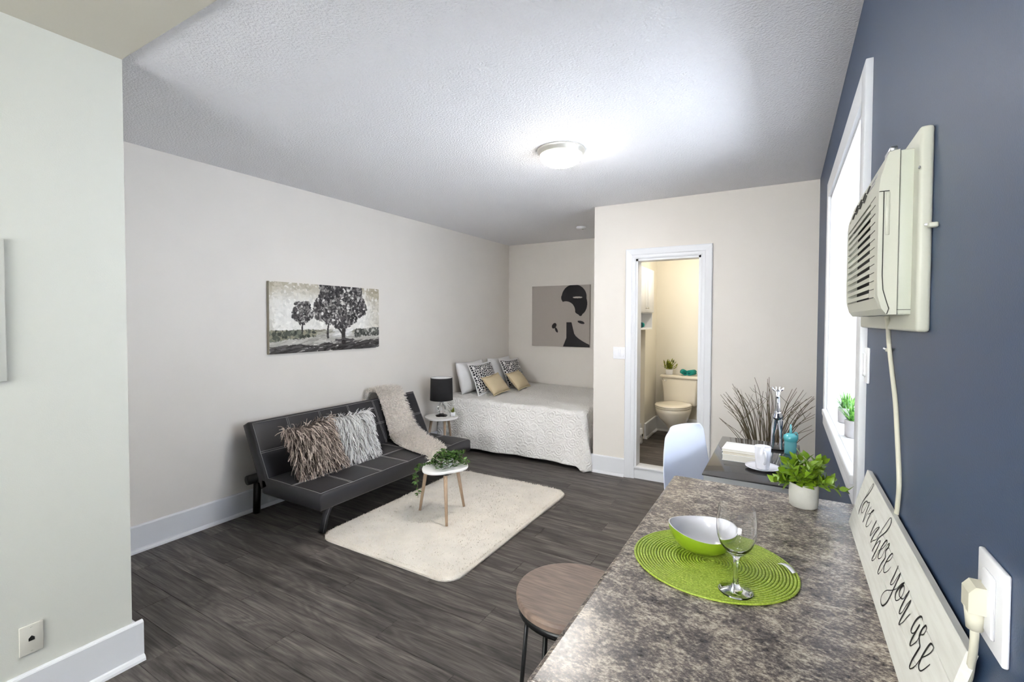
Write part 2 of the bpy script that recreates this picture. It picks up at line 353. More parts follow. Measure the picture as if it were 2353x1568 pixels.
def quiltmat():
    m = bpy.data.materials.new('embossed_white_quilt'); m.use_nodes = True; nt = m.node_tree; N = nt.nodes; L = nt.links; b = N['Principled BSDF']
    b.inputs['Base Color'].default_value = srgb(240, 237, 232); b.inputs['Roughness'].default_value = 0.85
    tc = N.new('ShaderNodeTexCoord')
    v = N.new('ShaderNodeTexVoronoi'); v.feature = 'F1'; v.inputs['Scale'].default_value = 11; L.new(tc.outputs['Object'], v.inputs['Vector'])
    mm = N.new('ShaderNodeMath'); mm.operation = 'MULTIPLY'; mm.inputs[1].default_value = 26; L.new(v.outputs['Distance'], mm.inputs[0])
    sn = N.new('ShaderNodeMath'); sn.operation = 'SINE'; L.new(mm.outputs[0], sn.inputs[0])
    n = N.new('ShaderNodeTexNoise'); n.inputs['Scale'].default_value = 26; n.inputs['Detail'].default_value = 4; n.inputs['Distortion'].default_value = 2.0; L.new(tc.outputs['Object'], n.inputs[0])
    ad = N.new('ShaderNodeMath'); ad.operation = 'MULTIPLY_ADD'; ad.inputs[1].default_value = 0.16; L.new(sn.outputs[0], ad.inputs[0]); L.new(n.outputs['Fac'], ad.inputs[2])
    bp = N.new('ShaderNodeBump'); bp.inputs['Strength'].default_value = 0.9; bp.inputs['Distance'].default_value = 0.014; L.new(ad.outputs[0], bp.inputs['Height']); L.new(bp.outputs[0], b.inputs['Normal'])
    return m
M_quilt = quiltmat()

def matmat():
    m = bpy.data.materials.new('woven_lime_straw'); m.use_nodes = True; nt = m.node_tree; N = nt.nodes; L = nt.links; b = N['Principled BSDF']
    tc = N.new('ShaderNodeTexCoord'); n = N.new('ShaderNodeTexNoise'); n.inputs['Scale'].default_value = 260; n.inputs['Detail'].default_value = 2; L.new(tc.outputs['Object'], n.inputs[0])
    r = ramp(N, [(0.3, srgb(128, 150, 34)), (0.55, srgb(164, 186, 62)), (0.75, srgb(196, 212, 104))]); L.new(n.outputs['Fac'], r.inputs[0]); L.new(r.outputs[0], b.inputs['Base Color']); b.inputs['Roughness'].default_value = 0.5
    return m
M_mat = matmat()

# ------------------------------------------------------------------ the setting
XR, YF, XL, YB, XA = 0.204, 4.143, -3.374, 5.69, -1.538
XP, YP, H = -2.295, 0.849, 2.453
YK = -2.6
def struct(name, mb, m, parent=None, **k):
    return mb.build(name, m, parent, kind='structure' if parent is None else None, **k)

fl = struct('floor', MB().box(XL-0.1, XR+0.1, YK-0.1, YB+0.1, -0.12, -0.006), M_dark)
pw, plen = 0.152, 1.22
prow = 0; plank_cache = {}
def plank(x0, x1, y0, y1, z, parent):
    key = (round(x1-x0, 3), round(y1-y0, 3))
    if key not in plank_cache:
        w, d = (x1-x0)/2-0.0006, (y1-y0)/2-0.0006
        me = MB(); e = 0.0012
        p = [(-w, -d, -0.005), (w, -d, -0.005), (w, d, -0.005), (-w, d, -0.005), (-w, -d, -e), (w, -d, -e), (w, d, -e), (-w, d, -e),
             (-w+e, -d+e, 0), (w-e, -d+e, 0), (w-e, d-e, 0), (-w+e, d-e, 0)]
        f = [(0, 3, 2, 1), (8, 9, 10, 11)]
        for a, b_ in ((0, 4), (4, 8)):
            for i in range(4): j = (i+1) % 4; f.append((a+i, a+j, b_+j, b_+i))
        me.add(p, f); o = me.build('plank', M_plank, parent); plank_cache[key] = o.data
    else:
        o = bpy.data.objects.new('plank', plank_cache[key]); COL.objects.link(o); o.parent = parent
    o.location = ((x0+x1)/2, (y0+y1)/2, z)
y = 0.40; k = 0
while y < YF+0.1:
    # the floor in view: rows run left to right
    y1 = y+pw; x0 = XL if y1 > YP else XP
    off = (k*0.437) % plen
    x = XL-off
    while x < XR:
        a, b_ = max(x, x0), min(x+plen, XR)
        if b_-a > 0.02: plank(a, b_, y, y1, 0, fl)
        x += plen
    y = y1; k += 1
while y < YB:
    y1 = min(y+pw, YB); off = (k*0.437) % plen; x = XL-off
    while x < XA:
        a, b_ = max(x, XL), min(x+plen, XA)
        if b_-a > 0.02: plank(a, b_, y, y1, 0, fl)
        x += plen
    y = y1; k += 1
y = YK; 
while y < 0.40-1e-4:                       # behind the lens, wide sheets
    y1 = min(y+0.5, 0.40); plank(XP, XR, y, y1, 0, fl); y = y1

struct('ceiling', MB().box(XL-0.1, XR+0.5, YP, YB+0.1, H, H+0.1), M_ceil)
struct('ceiling', MB().box(XL-0.1, XR+0.1, YK-0.1, YP, H-0.012, H+0.1), M_kceil)
struct('wall_left', MB().box(XL-0.1, XL, YP-0.3, YB+0.1, -0.05, H+0.05), M_wall)
struct('wall_partition', MB().box(XL-0.1, XP, YK-0.1, YP, -0.05, H+0.05), M_kwall)
w = MB(); w.box(XP, -2.0, YK-0.1, YK, -0.05, H+0.05); w.box(-0.3, XR+0.1, YK-0.1, YK, -0.05, H+0.05); w.box(-2.0, -0.3, YK-0.1, YK, -0.05, 0.95); w.box(-2.0, -0.3, YK-0.1, YK, 2.25, H+0.05)
struct('wall_rear', w, M_kwall)
added_win = empty('added_rear_window', (0, 0, 0), kind='structure')  # unseen window, added so the fill light can enter from behind the camera
for b_ in ((-2.07, -2.0, 0.88, 2.32), (-0.3, -0.23, 0.88, 2.32), (-2.0, -0.3, 2.25, 2.32), (-2.0, -0.3, 0.88, 0.95)):
    MB().box(b_[0], b_[1], YK-0.002, YK+0.016, b_[2], b_[3]).build('casing', M_trim, added_win)
for x in (-2.0, -1.17, -0.34): MB().box(x, x+0.04, YK-0.07, YK-0.04, 0.95, 2.25).build('sash_bar', M_white, added_win)
MB().box(-2.0, -0.3, YK-0.057, YK-0.053, 0.95, 2.25).build('pane', M_pane, added_win)
struct('wall_back', MB().box(XL, XR+0.4, YB, YB+0.1, -0.05, H+0.05), M_wall)
# far wall with the doorway
DX0, DX1, DZ = -1.150, -0.610, 1.952
w = MB(); w.box(XA, DX0, YF, YF+0.1, -0.05, H+0.02); w.box(DX1, XR, YF, YF+0.1, -0.05, H+0.02); w.box(DX0, DX1, YF, YF+0.1, DZ, H+0.02)
struct('wall_far', w, M_wall)
struct('wall_alcove', MB().box(XA, -1.44, YF+0.1, YB, -0.05, H+0.02), M_wall)
# blue wall with the window opening
WY0, WY1, WZ0, WZ1, WX = 1.765, 3.03, 0.925, 2.075, 0.50
w = MB(); w.box(XR, WX, YK-0.1, WY0, -0.05, H+0.05); w.box(XR, WX, WY1, YB+0.1, -0.05, H+0.05)
w.box(XR, WX, WY0, WY1, -0.05, WZ0); w.box(XR, WX, WY0, WY1, WZ1, H+0.05)
struct('wall_right', w, M_blue)
# window: reveal boards, sill, casing, sash and glass
win = empty('window_1', (0, 0, 0), kind='structure')
for nm, b_ in (('jamb', (XR-0.004, 0.47, WY0, WY0+0.012, WZ0, WZ1)), ('jamb', (XR-0.004, 0.47, WY1-0.012, WY1, WZ0, WZ1)),
               ('head', (XR-0.004, 0.47, WY0, WY1, WZ1-0.012, WZ1)), ('sill', (XR-0.004, 0.47, WY0, WY1, WZ0, WZ0+0.012))):
    MB().box(*b_).build(nm, M_trim, win)
cw = 0.085
def casing(mb, y0, y1, z0, z1, side):
    mb.box(XR-0.016, XR, y0, y1, z0, z1)
m_ = MB().rbox(XR-0.018, XR+0.002, WY0-cw, WY0, WZ0-cw, WZ1+cw, 0.003, 2); m_.build('casing', M_trim, win)
m_ = MB().rbox(XR-0.018, XR+0.002, WY1, WY1+cw, WZ0-cw, WZ1+cw, 0.003, 2); m_.build('casing', M_trim, win)
m_ = MB().rbox(XR-0.0178, XR+0.002, WY0, WY1, WZ1, WZ1+cw, 0.003, 2); m_.build('casing', M_trim, win)
m_ = MB().rbox(XR-0.0178, XR+0.002, WY0, WY1, WZ0-cw, WZ0-0.02, 0.003, 2).rbox(XR-0.028, XR+0.002, WY0, WY1, WZ0-0.02, WZ0+0.01, 0.004, 2); m_.build('casing', M_trim, win)
sb = MB(); fx0, fx1 = 0.42, 0.46; ym = (WY0+WY1)/2; zm = (WZ0+WZ1)/2
sb.box(fx0, fx1, WY0+.012, WY0+.055, WZ0+.012, WZ1-.012); sb.box(fx0, fx1, WY1-.055, WY1-.012, WZ0+.012, WZ1-.012)
sb.box(fx0, fx1, WY0+.055, WY1-.055, WZ0+.012, WZ0+.06); sb.box(fx0, fx1, WY0+.055, WY1-.055, WZ1-.055, WZ1-.012); sb.box(fx0, fx1, WY0+.055, WY1-.055, zm-.025, zm+.025)
sf = sb.build('sash', M_white, win)
MB().box(0.438, 0.442, WY0+.055, WY1-.055, WZ0+.06, zm-.025).build('pane', M_pane, sf)
MB().box(0.438, 0.442, WY0+.055, WY1-.055, zm+.025, WZ1-.055).build('pane', M_pane, sf)

# baseboards with a shoe moulding
def base_prof(t=0.016, h=0.162, s=0.017, sh=0.022):
    return [(0, 0), (t+s, 0), (t+s*0.9, sh*0.45), (t+s*0.5, sh*0.85), (t, sh), (t, h-0.008), (t-0.003, h-0.003), (t-0.008, h), (0, h)]
def baseboard(name, p0, p1, nrm, z0=0.0, **k):
    p0 = Vector(p0); p1 = Vector(p1); n = Vector(nrm); pr = base_prof(**k); mb = MB()
    vs_ = [(p0.x+n.x*d, p0.y+n.y*d, z0+z) for d, z in pr]+[(p1.x+n.x*d, p1.y+n.y*d, z0+z) for d, z in pr]
    q = len(pr); mb.add(vs_, [tuple(range(q))[::-1], tuple(range(q, 2*q))]+[(i, (i+1) % q, q+(i+1) % q, q+i) for i in range(q)])
    return struct(name, mb, M_trim)
baseboard('baseboard_left', (XL, YP, 0), (XL, YB, 0), (1, 0, 0))
baseboard('baseboard_partition', (XP, YK, 0), (XP, YP+0.034, 0), (1, 0, 0))
baseboard('baseboard_partition', (XL, YP, 0), (XP, YP, 0), (0, 1, 0))
baseboard('baseboard_far', (XA-0.02, YF, 0), (DX0-0.088, YF, 0), (0, -1, 0))
baseboard('baseboard_far', (DX1+0.088, YF, 0), (XR, YF, 0), (0, -1, 0))
baseboard('baseboard_alcove', (XA, YF-0.02, 0), (XA, YB, 0), (-1, 0, 0))
baseboard('baseboard_back', (XL, YB, 0), (XA, YB, 0), (0, -1, 0))
baseboard('baseboard_right', (XR, 0.0, 0), (XR, YF, 0), (-1, 0, 0))

# doorway casing and lining
door = empty('door_1', (0, 0, 0), kind='structure')
def cprof(w=0.088):
    return [(0, 0), (0, 0.010), (0.012, 0.013), (0.03, 0.013), (0.038, 0.017), (0.060, 0.020), (w-0.006, 0.022), (w, 0.018), (w, 0)]
def casing_piece(pts_in, pts_out, nm):
    """profile swept between two mitred ends"""
    pr = cprof(); q = len(pr); mb = MB(); vs_ = []
    for (pi, po) in (pts_in, pts_out):
        for d, t in pr:
            f = d/0.088; vs_.append((pi[0]+(po[0]-pi[0])*f, YF-t, pi[1]+(po[1]-pi[1])*f))
    mb.add(vs_, [tuple(range(q))[::-1], tuple(range(q, 2*q))]+[(i, (i+1) % q, q+(i+1) % q, q+i) for i in range(q)])
    return mb.build(nm, M_trim, door)
L0 = (DX0, 0.0); L1 = (DX0, DZ); R0 = (DX1, 0.0); R1 = (DX1, DZ); c8 = 0.088
casing_piece(((DX0, 0), (DX0-c8, 0)), ((DX0, DZ), (DX0-c8, DZ+c8)), 'casing')
casing_piece(((DX1, 0), (DX1+c8, 0)), ((DX1, DZ), (DX1+c8, DZ+c8)), 'casing')
casing_piece(((DX0, DZ), (DX0-c8, DZ+c8)), ((DX1, DZ), (DX1+c8, DZ+c8)), 'casing')
BZ = 0.105
MB().box(DX0, DX0+0.018, YF-0.002, YF+0.115, BZ, DZ).build('jamb', M_trim, door)
MB().box(DX1-0.018, DX1, YF-0.002, YF+0.115, BZ, DZ).build('jamb', M_trim, door)
MB().box(DX0, DX1, YF-0.002, YF+0.115, DZ-0.018, DZ).build('head', M_trim, door)
MB().box(DX0, DX1, YF+0.002, YF+0.12, -0.0, BZ-0.012).rbox(DX0, DX1, YF-0.012, YF+0.12, BZ-0.014, BZ+0.004, 0.004, 2).build('threshold', M_trim, door)

# bathroom shell
bf = struct('floor', MB().box(-1.44, -0.25, YF+0.1, YB, -0.02, BZ-0.006), M_dark)
y = YF+0.12; k = 0
while y < YB:
    y1 = min(y+pw, YB); x = -1.44-((k*0.55) % plen)
    while x < -0.25:
        a, b_ = max(x, -1.44), min(x+plen, -0.25)
        if b_-a > 0.02: plank(a, b_, y, y1, BZ, bf)
        x += plen
    y = y1; k += 1
struct('wall_bath_left', MB().box(-1.44, -1.375, YF+0.1, 5.17, BZ, 2.4), M_bath)
struct('wall_bath_left', MB().box(-1.44, -1.327, 5.17, YB, BZ, 2.4), M_bath)
struct('wall_bath_back', MB().box(-1.33, -0.25, YB-0.012, YB, BZ, 2.4), M_bath)
struct('wall_bath_right', MB().box(-0.25, -0.18, YF+0.1, YB, 0, 2.4), M_bath)
w = MB(); w.box(-1.375, DX0, YF+0.1, YF+0.112, BZ, 2.4); w.box(DX1, -0.25, YF+0.1, YF+0.112, BZ, 2.4); w.box(DX0, DX1, YF+0.1, YF+0.112, DZ, 2.4)
struct('wall_bath_front', w, M_bath)
struct('ceiling', MB().box(-1.44, -0.18, YF+0.1, YB, 2.4, 2.45), M_kceil)
baseboard('baseboard_bath_left', (-1.327, 5.165, 0), (-1.327, YB-0.012, 0), (1, 0, 0), BZ, h=0.17)
baseboard('baseboard_bath_left', (-1.375, YF+0.12, 0), (-1.375, 5.17, 0), (1, 0, 0), BZ, h=0.17)
baseboard('baseboard_bath_back', (-1.327, YB-0.012, 0), (-0.25, YB-0.012, 0), (0, -1, 0), BZ, h=0.17)

# ------------------------------------------------------------------ ceiling lamps
def flush_lamp(name, loc, r, dome, label):
    t = empty(name, loc, 0, label, 'ceiling light')
    MB().lathe([(0.02, 0), (r, 0), (r*1.01, -0.006), (r*0.985, -0.016), (r*0.95, -0.02), (r*0.93, -0.030), (r*0.90, -0.034), (r*0.5, -0.034)], 48).build('rim', M_nick, t)
    dp = [(r*0.895, -0.034)]+[(r*0.895*math.cos(a), -0.034-0.068*math.sin(a)) for a in [i*PI/2/10 for i in range(1, 11)]]
    MB().lathe(dp, 48, cap=False).build('glass_dome', dome, t)
    MB().lathe([(0.0, -0.100), (0.008, -0.100), (0.011, -0.106), (0.007, -0.112), (0.0, -0.114)], 16, cap=False).build('finial', M_nick, t)
    return t
flush_lamp('ceiling_lamp', (-1.205, 2.655, H), 0.145, M_dome, 'round flush ceiling lamp with glowing frosted dome in the main room')
flush_lamp('ceiling_lamp', (-0.95, -0.75, H-0.012), 0.17, M_dome2, 'round flush ceiling lamp added out of view at the kitchen end')  # unseen lamp, added to raise the room's brightness from behind the camera
flush_lamp('ceiling_lamp', (-0.72, 4.85, 2.4), 0.12, M_dome3, 'round flush ceiling lamp inside the bathroom')
t = empty('smoke_detector', (-1.985, 4.93, H), 0, 'white round smoke detector on the ceiling above the bed', 'smoke detector')
MB().lathe([(0.055, 0), (0.058, -0.008), (0.056, -0.016), (0.04, -0.026), (0, -0.028)], 32).build('housing', M_white, t)
MB().lathe([(0.012, -0.027), (0.010, -0.030), (0, -0.031)], 12, c=(0.015, 0, 0)).build('test_button', M_ivory, t)

# ------------------------------------------------------------------ sofa
SY0, SY1 = 1.872, 3.50
def pad(w_, l_, t_, cols, rows, bulge, r, nx=48, ny=120, seams=True):
    """quilted pad, x in 0..w_, y in 0..l_, z 0..t_"""
    def ht(x, y):
        e = min(x, w_-x, y, l_-y); z = t_
        if e < r: z = t_-r+math.sqrt(max(0, r*r-(r-e)**2))
        cx = abs(math.sin(PI*x/w_*rows)); cy = abs(math.sin(PI*y/l_*cols))
        return z+bulge*(min(1, (cx*cy)**0.45*1.0)-1)*(1 if e > r*0.5 else e/(r*0.5))
    return ht
def pad_mesh(w_, l_, t_, cols, rows, bulge, r, nx=40, ny=110):
    ht = pad(w_, l_, t_, cols, rows, bulge, r)
    def warp(u, n, L):
        # extra lines near the border
        s = u
        return L*(0.5-0.5*math.cos(PI*s))*0.35+L*s*0.65
    mb = MB(); top = []
    for j in range(ny+1):
        for i in range(nx+1):
            x = warp(i/nx, nx, w_); y_ = warp(j/ny, ny, l_); top.append((x, y_, ht(x, y_)))
    idx = lambda i, j: j*(nx+1)+i
    fs = [(idx(i, j), idx(i+1, j), idx(i+1, j+1), idx(i, j+1)) for j in range(ny) for i in range(nx)]
    border = [idx(i, 0) for i in range(nx)]+[idx(nx, j) for j in range(ny)]+[idx(nx-i, ny) for i in range(nx)]+[idx(0, ny-j) for j in range(ny)]
    base = len(top); cx, cy = w_/2, l_/2
    low = []
    for q in border:
        x, y_, z = top[q]; low.append((x, y_, r*0.6))
    low2 = []
    for q in border:
        x, y_, z = top[q]; low2.append((x+(r*0.4 if x < cx else -r*0.4)*(1 if x in (0, w_) or abs(x) < 1e-6 or abs(x-w_) < 1e-6 else 0), y_+(r*0.4 if y_ < 1e-6 else (-r*0.4 if abs(y_-l_) < 1e-6 else 0)), 0))
    n = len(border); vs_ = top+low+low2
    for k_ in range(n):
        a, b_ = border[k_], border[(k_+1) % n]
        fs.append((b_, a, base+k_, base+(k_+1) % n)); fs.append((base+(k_+1) % n, base+k_, base+n+k_, base+n+(k_+1) % n))
    fs.append(tuple(base+n+k_ for k_ in range(n))[::-1])
    mb.add(vs_, fs, True); return mb, ht
def stitch_lines(w_, l_, cols, rows, ht, double=0.006, lift=0.0005, edge=0.018):
    mb = MB(); lines = []
    for c in range(1, cols):
        for d in (-double, double): lines.append([(edge+(w_-2*edge)*i/30, l_*c/cols+d) for i in range(31)])
    for c in range(1, rows):
        for d in (-double, double): lines.append([(w_*c/rows+d, edge+(l_-2*edge)*i/90) for i in range(91)])
    lines.append([(w_-edge, edge+(l_-2*edge)*i/90) for i in range(91)]); lines.append([(edge, edge+(l_-2*edge)*i/90) for i in range(91)])
    lines.append([(edge+(w_-2*edge)*i/30, edge) for i in range(31)]); lines.append([(edge+(w_-2*edge)*i/30, l_-edge) for i in range(31)])
    for ln in lines: mb.tube([(x, y_, ht(x, y_)+lift) for x, y_ in ln], 0.0017, 4)
    return mb
sofa = empty('futon_sofa', (-2.9, (SY0+SY1)/2, 0), 0, 'black leatherette click-clack futon sofa with grey stitching against left wall', 'sofa')
def sofa_part(o, M):
    o.parent = sofa; o.matrix_parent_inverse = Matrix.Identity(4)
    o.matrix_local = Matrix.Translation(-sofa.location) @ M
seat_w = 0.60; seat_l = SY1-SY0-0.04
sm_, sh_ = pad_mesh(seat_w, seat_l, 0.115, 6, 2, 0.010, 0.022)
Ms = Matrix.Translation((-3.055, SY0, 0.222))
s_seat = sm_.build('seat', M_leather); sofa_part(s_seat, Ms)
st = stitch_lines(seat_w, seat_l, 6, 2, sh_).build('stitching', M_stitch); sofa_part(st, Ms)
bw = 0.46
bmesh_, bh = pad_mesh(bw, SY1-SY0+0.04, 0.10, 6, 2, 0.010, 0.022)
ang = math.atan2(0.40, -0.20)         # direction up the backrest in the xz plane
ux = Vector((-0.447, 0, 0.894)); uz = Vector((0.894, 0, 0.447)); uy = Vector((0, 1, 0))
ux, uy_, uz = ux, Vector((0, -1, 0)), uz
# local x = up the back, local y = along Y, local z = front normal: keep right-handed with y reversed
Mb = Matrix(((ux.x, 0, uz.x, -2.988-uz.x*0.10), (0, 1, 0, SY0), (ux.z, 0, uz.z, 0.292-uz.z*0.10), (0, 0, 0, 1)))
def flip(mb): mb.f = [f[::-1] for f in mb.f]; return mb
def xf(mb, M): mb.v = [tuple(M @ Vector(p)) for p in mb.v]; return mb
T0 = Matrix.Translation(-sofa.location)
sback = flip(xf(bmesh_, Mb)).build('backrest', M_leather); sofa_part(sback, Matrix.Identity(4))
st2 = flip(xf(stitch_lines(bw, SY1-SY0+0.04, 6, 2, bh), Mb)).build('stitching', M_stitch); sofa_part(st2, Matrix.Identity(4))
# front legs: two sleigh frames joined by a rail under the seat
fr = MB()
fr.tube([(-2.63, 2.02, 0), (-2.63, 2.045, 0.10), (-2.63, 2.075, 0.155), (-2.63, 2.12, 0.18), (-2.63, 2.7, 0.185), (-2.63, 3.24, 0.18), (-2.63, 3.29, 0.155), (-2.63, 3.32, 0.10), (-2.63, 3.345, 0)], 0.021, 10, flat=1.2)
o = fr.build('front_leg_frame', M_leather); sofa_part(o, Matrix.Identity(4))
fs_ = MB()
for dx in (0.0215,):
    for dz in (-0.008, 0.010):
        fs_.tube([(-2.63+dx, 2.02-dz, 0.004), (-2.63+dx, 2.045-dz, 0.10), (-2.63+dx, 2.075-dz*0.8, 0.155+dz*0.5), (-2.63+dx, 2.12, 0.18+dz), (-2.63+dx, 2.7, 0.185+dz), (-2.63+dx, 3.24, 0.18+dz)], 0.0013, 4)
o = fs_.build('stitching', M_stitch); sofa_part(o, Matrix.Identity(4))
for yy in (2.0, 3.33):
    o = MB().rbox(-3.30, -2.55, yy, yy+0.04, 0.185, 0.222, 0.004, 2).build('under_frame', M_black); sofa_part(o, Matrix.Identity(4))
bl = MB().tube([(-3.29, SY0+0.035, 0.262), (-3.29, 2.5, 0.262), (-3.29, SY1-0.03, 0.262)], 0.034, 14); o = bl.build('rear_rail', M_black); sofa_part(o, Matrix.Identity(4))
for yy in (1.985, SY1-0.15):
    o = MB().tube([(-3.295, yy, 0.26), (-3.305, yy, 0.10), (-3.31, yy, 0.0)], [0.026, 0.025, 0.025], 14).build('rear_leg', M_black); sofa_part(o, Matrix.Identity(4))
    o = MB().rbox(-3.29, -3.0, yy-0.02, yy+0.02, 0.235, 0.275, 0.006, 2).build('hinge_bracket', M_black); sofa_part(o, Matrix.Identity(4))

# ------------------------------------------------------------------ cushions
def pillow_pts(w_, h_, t_, n=18, pinch=0.07, seed=0):
    """pillow in the local yz plane, thickness along x"""
    rg = random.Random(seed); ph = [rg.uniform(0, 6) for _ in range(6)]
    def P(u, v, side):
        a = 2*u-1; b = 2*v-1
        sx = 1-pinch*(1-a*a)*abs(b)**3 if True else 1
        yy = a*w_/2*(1-pinch*(1-b*b)); zz = b*h_/2*(1-pinch*(1-a*a))
        d = max(0, (1-abs(a)**2.6))**0.55*max(0, (1-abs(b)**2.6))**0.55
        wr = 0.02*math.sin(5*a+ph[0])*math.sin(4*b+ph[1])+0.012*math.sin(9*a*b+ph[2])
        return (side*t_/2*d*(1+wr*2), yy, zz)
    return P
def pillow_mb(w_, h_, t_, n=20, seed=0, pinch=0.07):
    P = pillow_pts(w_, h_, t_, n, pinch, seed); mb = MB()
    mb.grid(lambda u, v: P(u, v, 1), n, n); mb.grid(lambda u, v: P(1-u, v, -1), n, n)
    return mb
def place(o, x, y, z, rz, tilt, roll=0):
    """pillow normal +x; tilt leans the top back (towards -x)"""
    o.matrix_world = Matrix.Translation((x, y, z)) @ Matrix.Rotation(rz, 4, 'Z') @ Matrix.Rotation(-tilt, 4, 'Y') @ Matrix.Rotation(roll, 4, 'X')

def weld(o):
    bm = bmesh.new(); bm.from_mesh(o.data); bmesh.ops.remove_doubles(bm, verts=bm.verts, dist=1e-5); bm.to_mesh(o.data); bm.free()

def shag_pillow(name, label, x, y, z, rz, tilt, roll, cols, w_=0.36, h_=0.36, seed=1):
    rg = random.Random(seed)
    t = empty(name, (0, 0, 0), 0, label, 'cushion', 'shaggy ribbon cushions on the sofa'); place(t, x, y, z, rz, tilt, roll)
    o = pillow_mb(w_, h_, 0.13, seed=seed).build('cushion_cover', mk('shag_base', tuple(c*0.5 for c in cols[0][:3])+(1,), 0.9), t); weld(o)
    P = pillow_pts(w_, h_, 0.13, 18, 0.07, seed)
    vs_, fs, cl = [], [], []
    for k_ in range(1500):
        side = 1 if rg.random() < 0.85 else -1
        u, v = rg.uniform(0.0, 1), rg.uniform(0.02, 1.0)
        if k_ % 8 == 0: u = rg.choice((0.0, 1.0))
        if k_ % 11 == 0: v = 1.0
        p = Vector(P(u, v, side)); Lr = rg.uniform(0.04, 0.075); wv = rg.uniform(0.0022, 0.004)
        a = 2*u-1
        dirv = Vector((side*rg.uniform(0.15, 0.6), a*0.45+rg.uniform(-0.45, 0.45), -1+rg.uniform(-0.1, 0.35)))
        if v > 0.96 and rg.random() < 0.35: dirv.z = rg.uniform(0.0, 0.9)
        if u in (0.0, 1.0): dirv.y += (a)*rg.uniform(0.2, 0.9)
        dirv.normalize(); sdv = dirv.cross(Vector((side, 0, 0)))
        sdv = sdv.normalized() if sdv.length > 1e-3 else Vector((0, 1, 0))
        sdv = (sdv+Vector((rg.uniform(-.7, .7), 0, 0))).normalized()
        c = rg.choice(cols); b0 = len(vs_)
        for i in range(4):
            tt = i/3; q = p+dirv*Lr*tt+Vector((side*0.012*math.sin(PI*tt), rg.uniform(-.003, .003), -0.022*tt*tt))
            vs_ += [tuple(q-sdv*wv*(1-0.5*tt)), tuple(q+sdv*wv*(1-0.5*tt))]; cl += [c, c]
        for i in range(3): fs.append((b0+2*i, b0+2*i+1, b0+2*i+3, b0+2*i+2))
    me = bpy.data.meshes.new('fringe'); me.from_pydata(vs_, [], fs); at = me.color_attributes.new('Col', 'FLOAT_COLOR', 'POINT')
    at.data.foreach_set('color', np.array(cl, dtype=np.float32).ravel()); me.materials.append(M_ribbon)
    f = bpy.data.objects.new('fringe', me); COL.objects.link(f); f.parent = t; f['kind'] = 'stuff'
    return t
shag_pillow('shag_cushion', 'taupe brown shaggy ribbon cushion, the left one on the black sofa', -2.86, 2.145, 0.505, 0.0, 0.42, 0.05,
            [srgb(118, 104, 96), srgb(158, 142, 131), srgb(200, 184, 171), srgb(84, 72, 66), srgb(222, 206, 192)], seed=3)
shag_pillow('shag_cushion', 'silver white shaggy ribbon cushion, the right one on the black sofa', -2.875, 2.50, 0.505, 0.0, 0.36, -0.03,
            [srgb(232, 230, 227), srgb(246, 245, 243), srgb(214, 212, 209), srgb(130, 127, 125), srgb(240, 238, 235), srgb(222, 220, 217)], seed=5)

# shaggy throw over the backrest and seat
def tufted(name, path, widths, parent_thing, m, ntuft, tl, tw, thick=0.02, seed=2):
    """path: list of (centre, side vector, normal)"""
    rg = random.Random(seed)
    n = len(path)
    def S(u, v):
        f = v*(n-1); i = min(int(f), n-2); q = f-i
        c = Vector(path[i][0]).lerp(Vector(path[i+1][0]), q); s_v = Vector(path[i][1]).lerp(Vector(path[i+1][1]), q); nn = Vector(path[i][2]).lerp(Vector(path[i+1][2]), q).normalized()
        wd = widths[i]*(1-q)+widths[i+1]*q
        return c+s_v*(u-0.5)*wd*(1+0.03*math.sin(17*v)), nn, s_v
    mb = MB()
    mb.grid(lambda u, v: tuple(S(u, v)[0]+S(u, v)[1]*(thick*math.sin(PI*u)**0.4)), 14, 50)
    mb.grid(lambda u, v: tuple(S(1-u, v)[0]), 14, 50)
    o = mb.build('backing', m, parent_thing)
    vs_, fs = [], []
    for k_ in range(ntuft):
        u = rg.uniform(-0.01, 1.01); v = rg.uniform(0, 1)
        if k_ % 9 == 0: u = rg.choice((0, 1))
        p, nn, s_v = S(u, v); p2, _, _ = S(u, min(1, v+0.02)); dn = (p2-p).normalized() if (p2-p).length > 1e-6 else Vector((0, 0, -1))
        p = p+nn*thick*(math.sin(PI*min(max(u, 0), 1))**0.4)
        d = (nn*rg.uniform(0.35, 1.0)+dn*rg.uniform(-0.2, 0.8)+s_v*((u-0.5)*0.7+rg.uniform(-0.6, 0.6))).normalized()
        sd = d.cross(Vector((rg.uniform(-1, 1), rg.uniform(-1, 1), rg.uniform(-1, 1)))).normalized()
        Lr = tl*rg.uniform(0.6, 1.2); b0 = len(vs_)
        for i in range(3):
            tt = i/2; q = p+d*Lr*tt+dn*0.25*Lr*tt*tt; ww = tw*(1-0.75*tt)
            vs_ += [tuple(q-sd*ww), tuple(q+sd*ww)]
        fs += [(b0, b0+1, b0+3, b0+2), (b0+2, b0+3, b0+5, b0+4)]
    mb2 = MB(); mb2.add(vs_, fs, True)
    mb2.build('pile', m, parent_thing, kind='stuff')
thr = empty('throw_blanket', (-2.9, 3.1, 0.35), 0, 'cream shaggy throw draped over the backrest and seat of the black sofa', 'throw')
nb = (0.894, 0, 0.447)
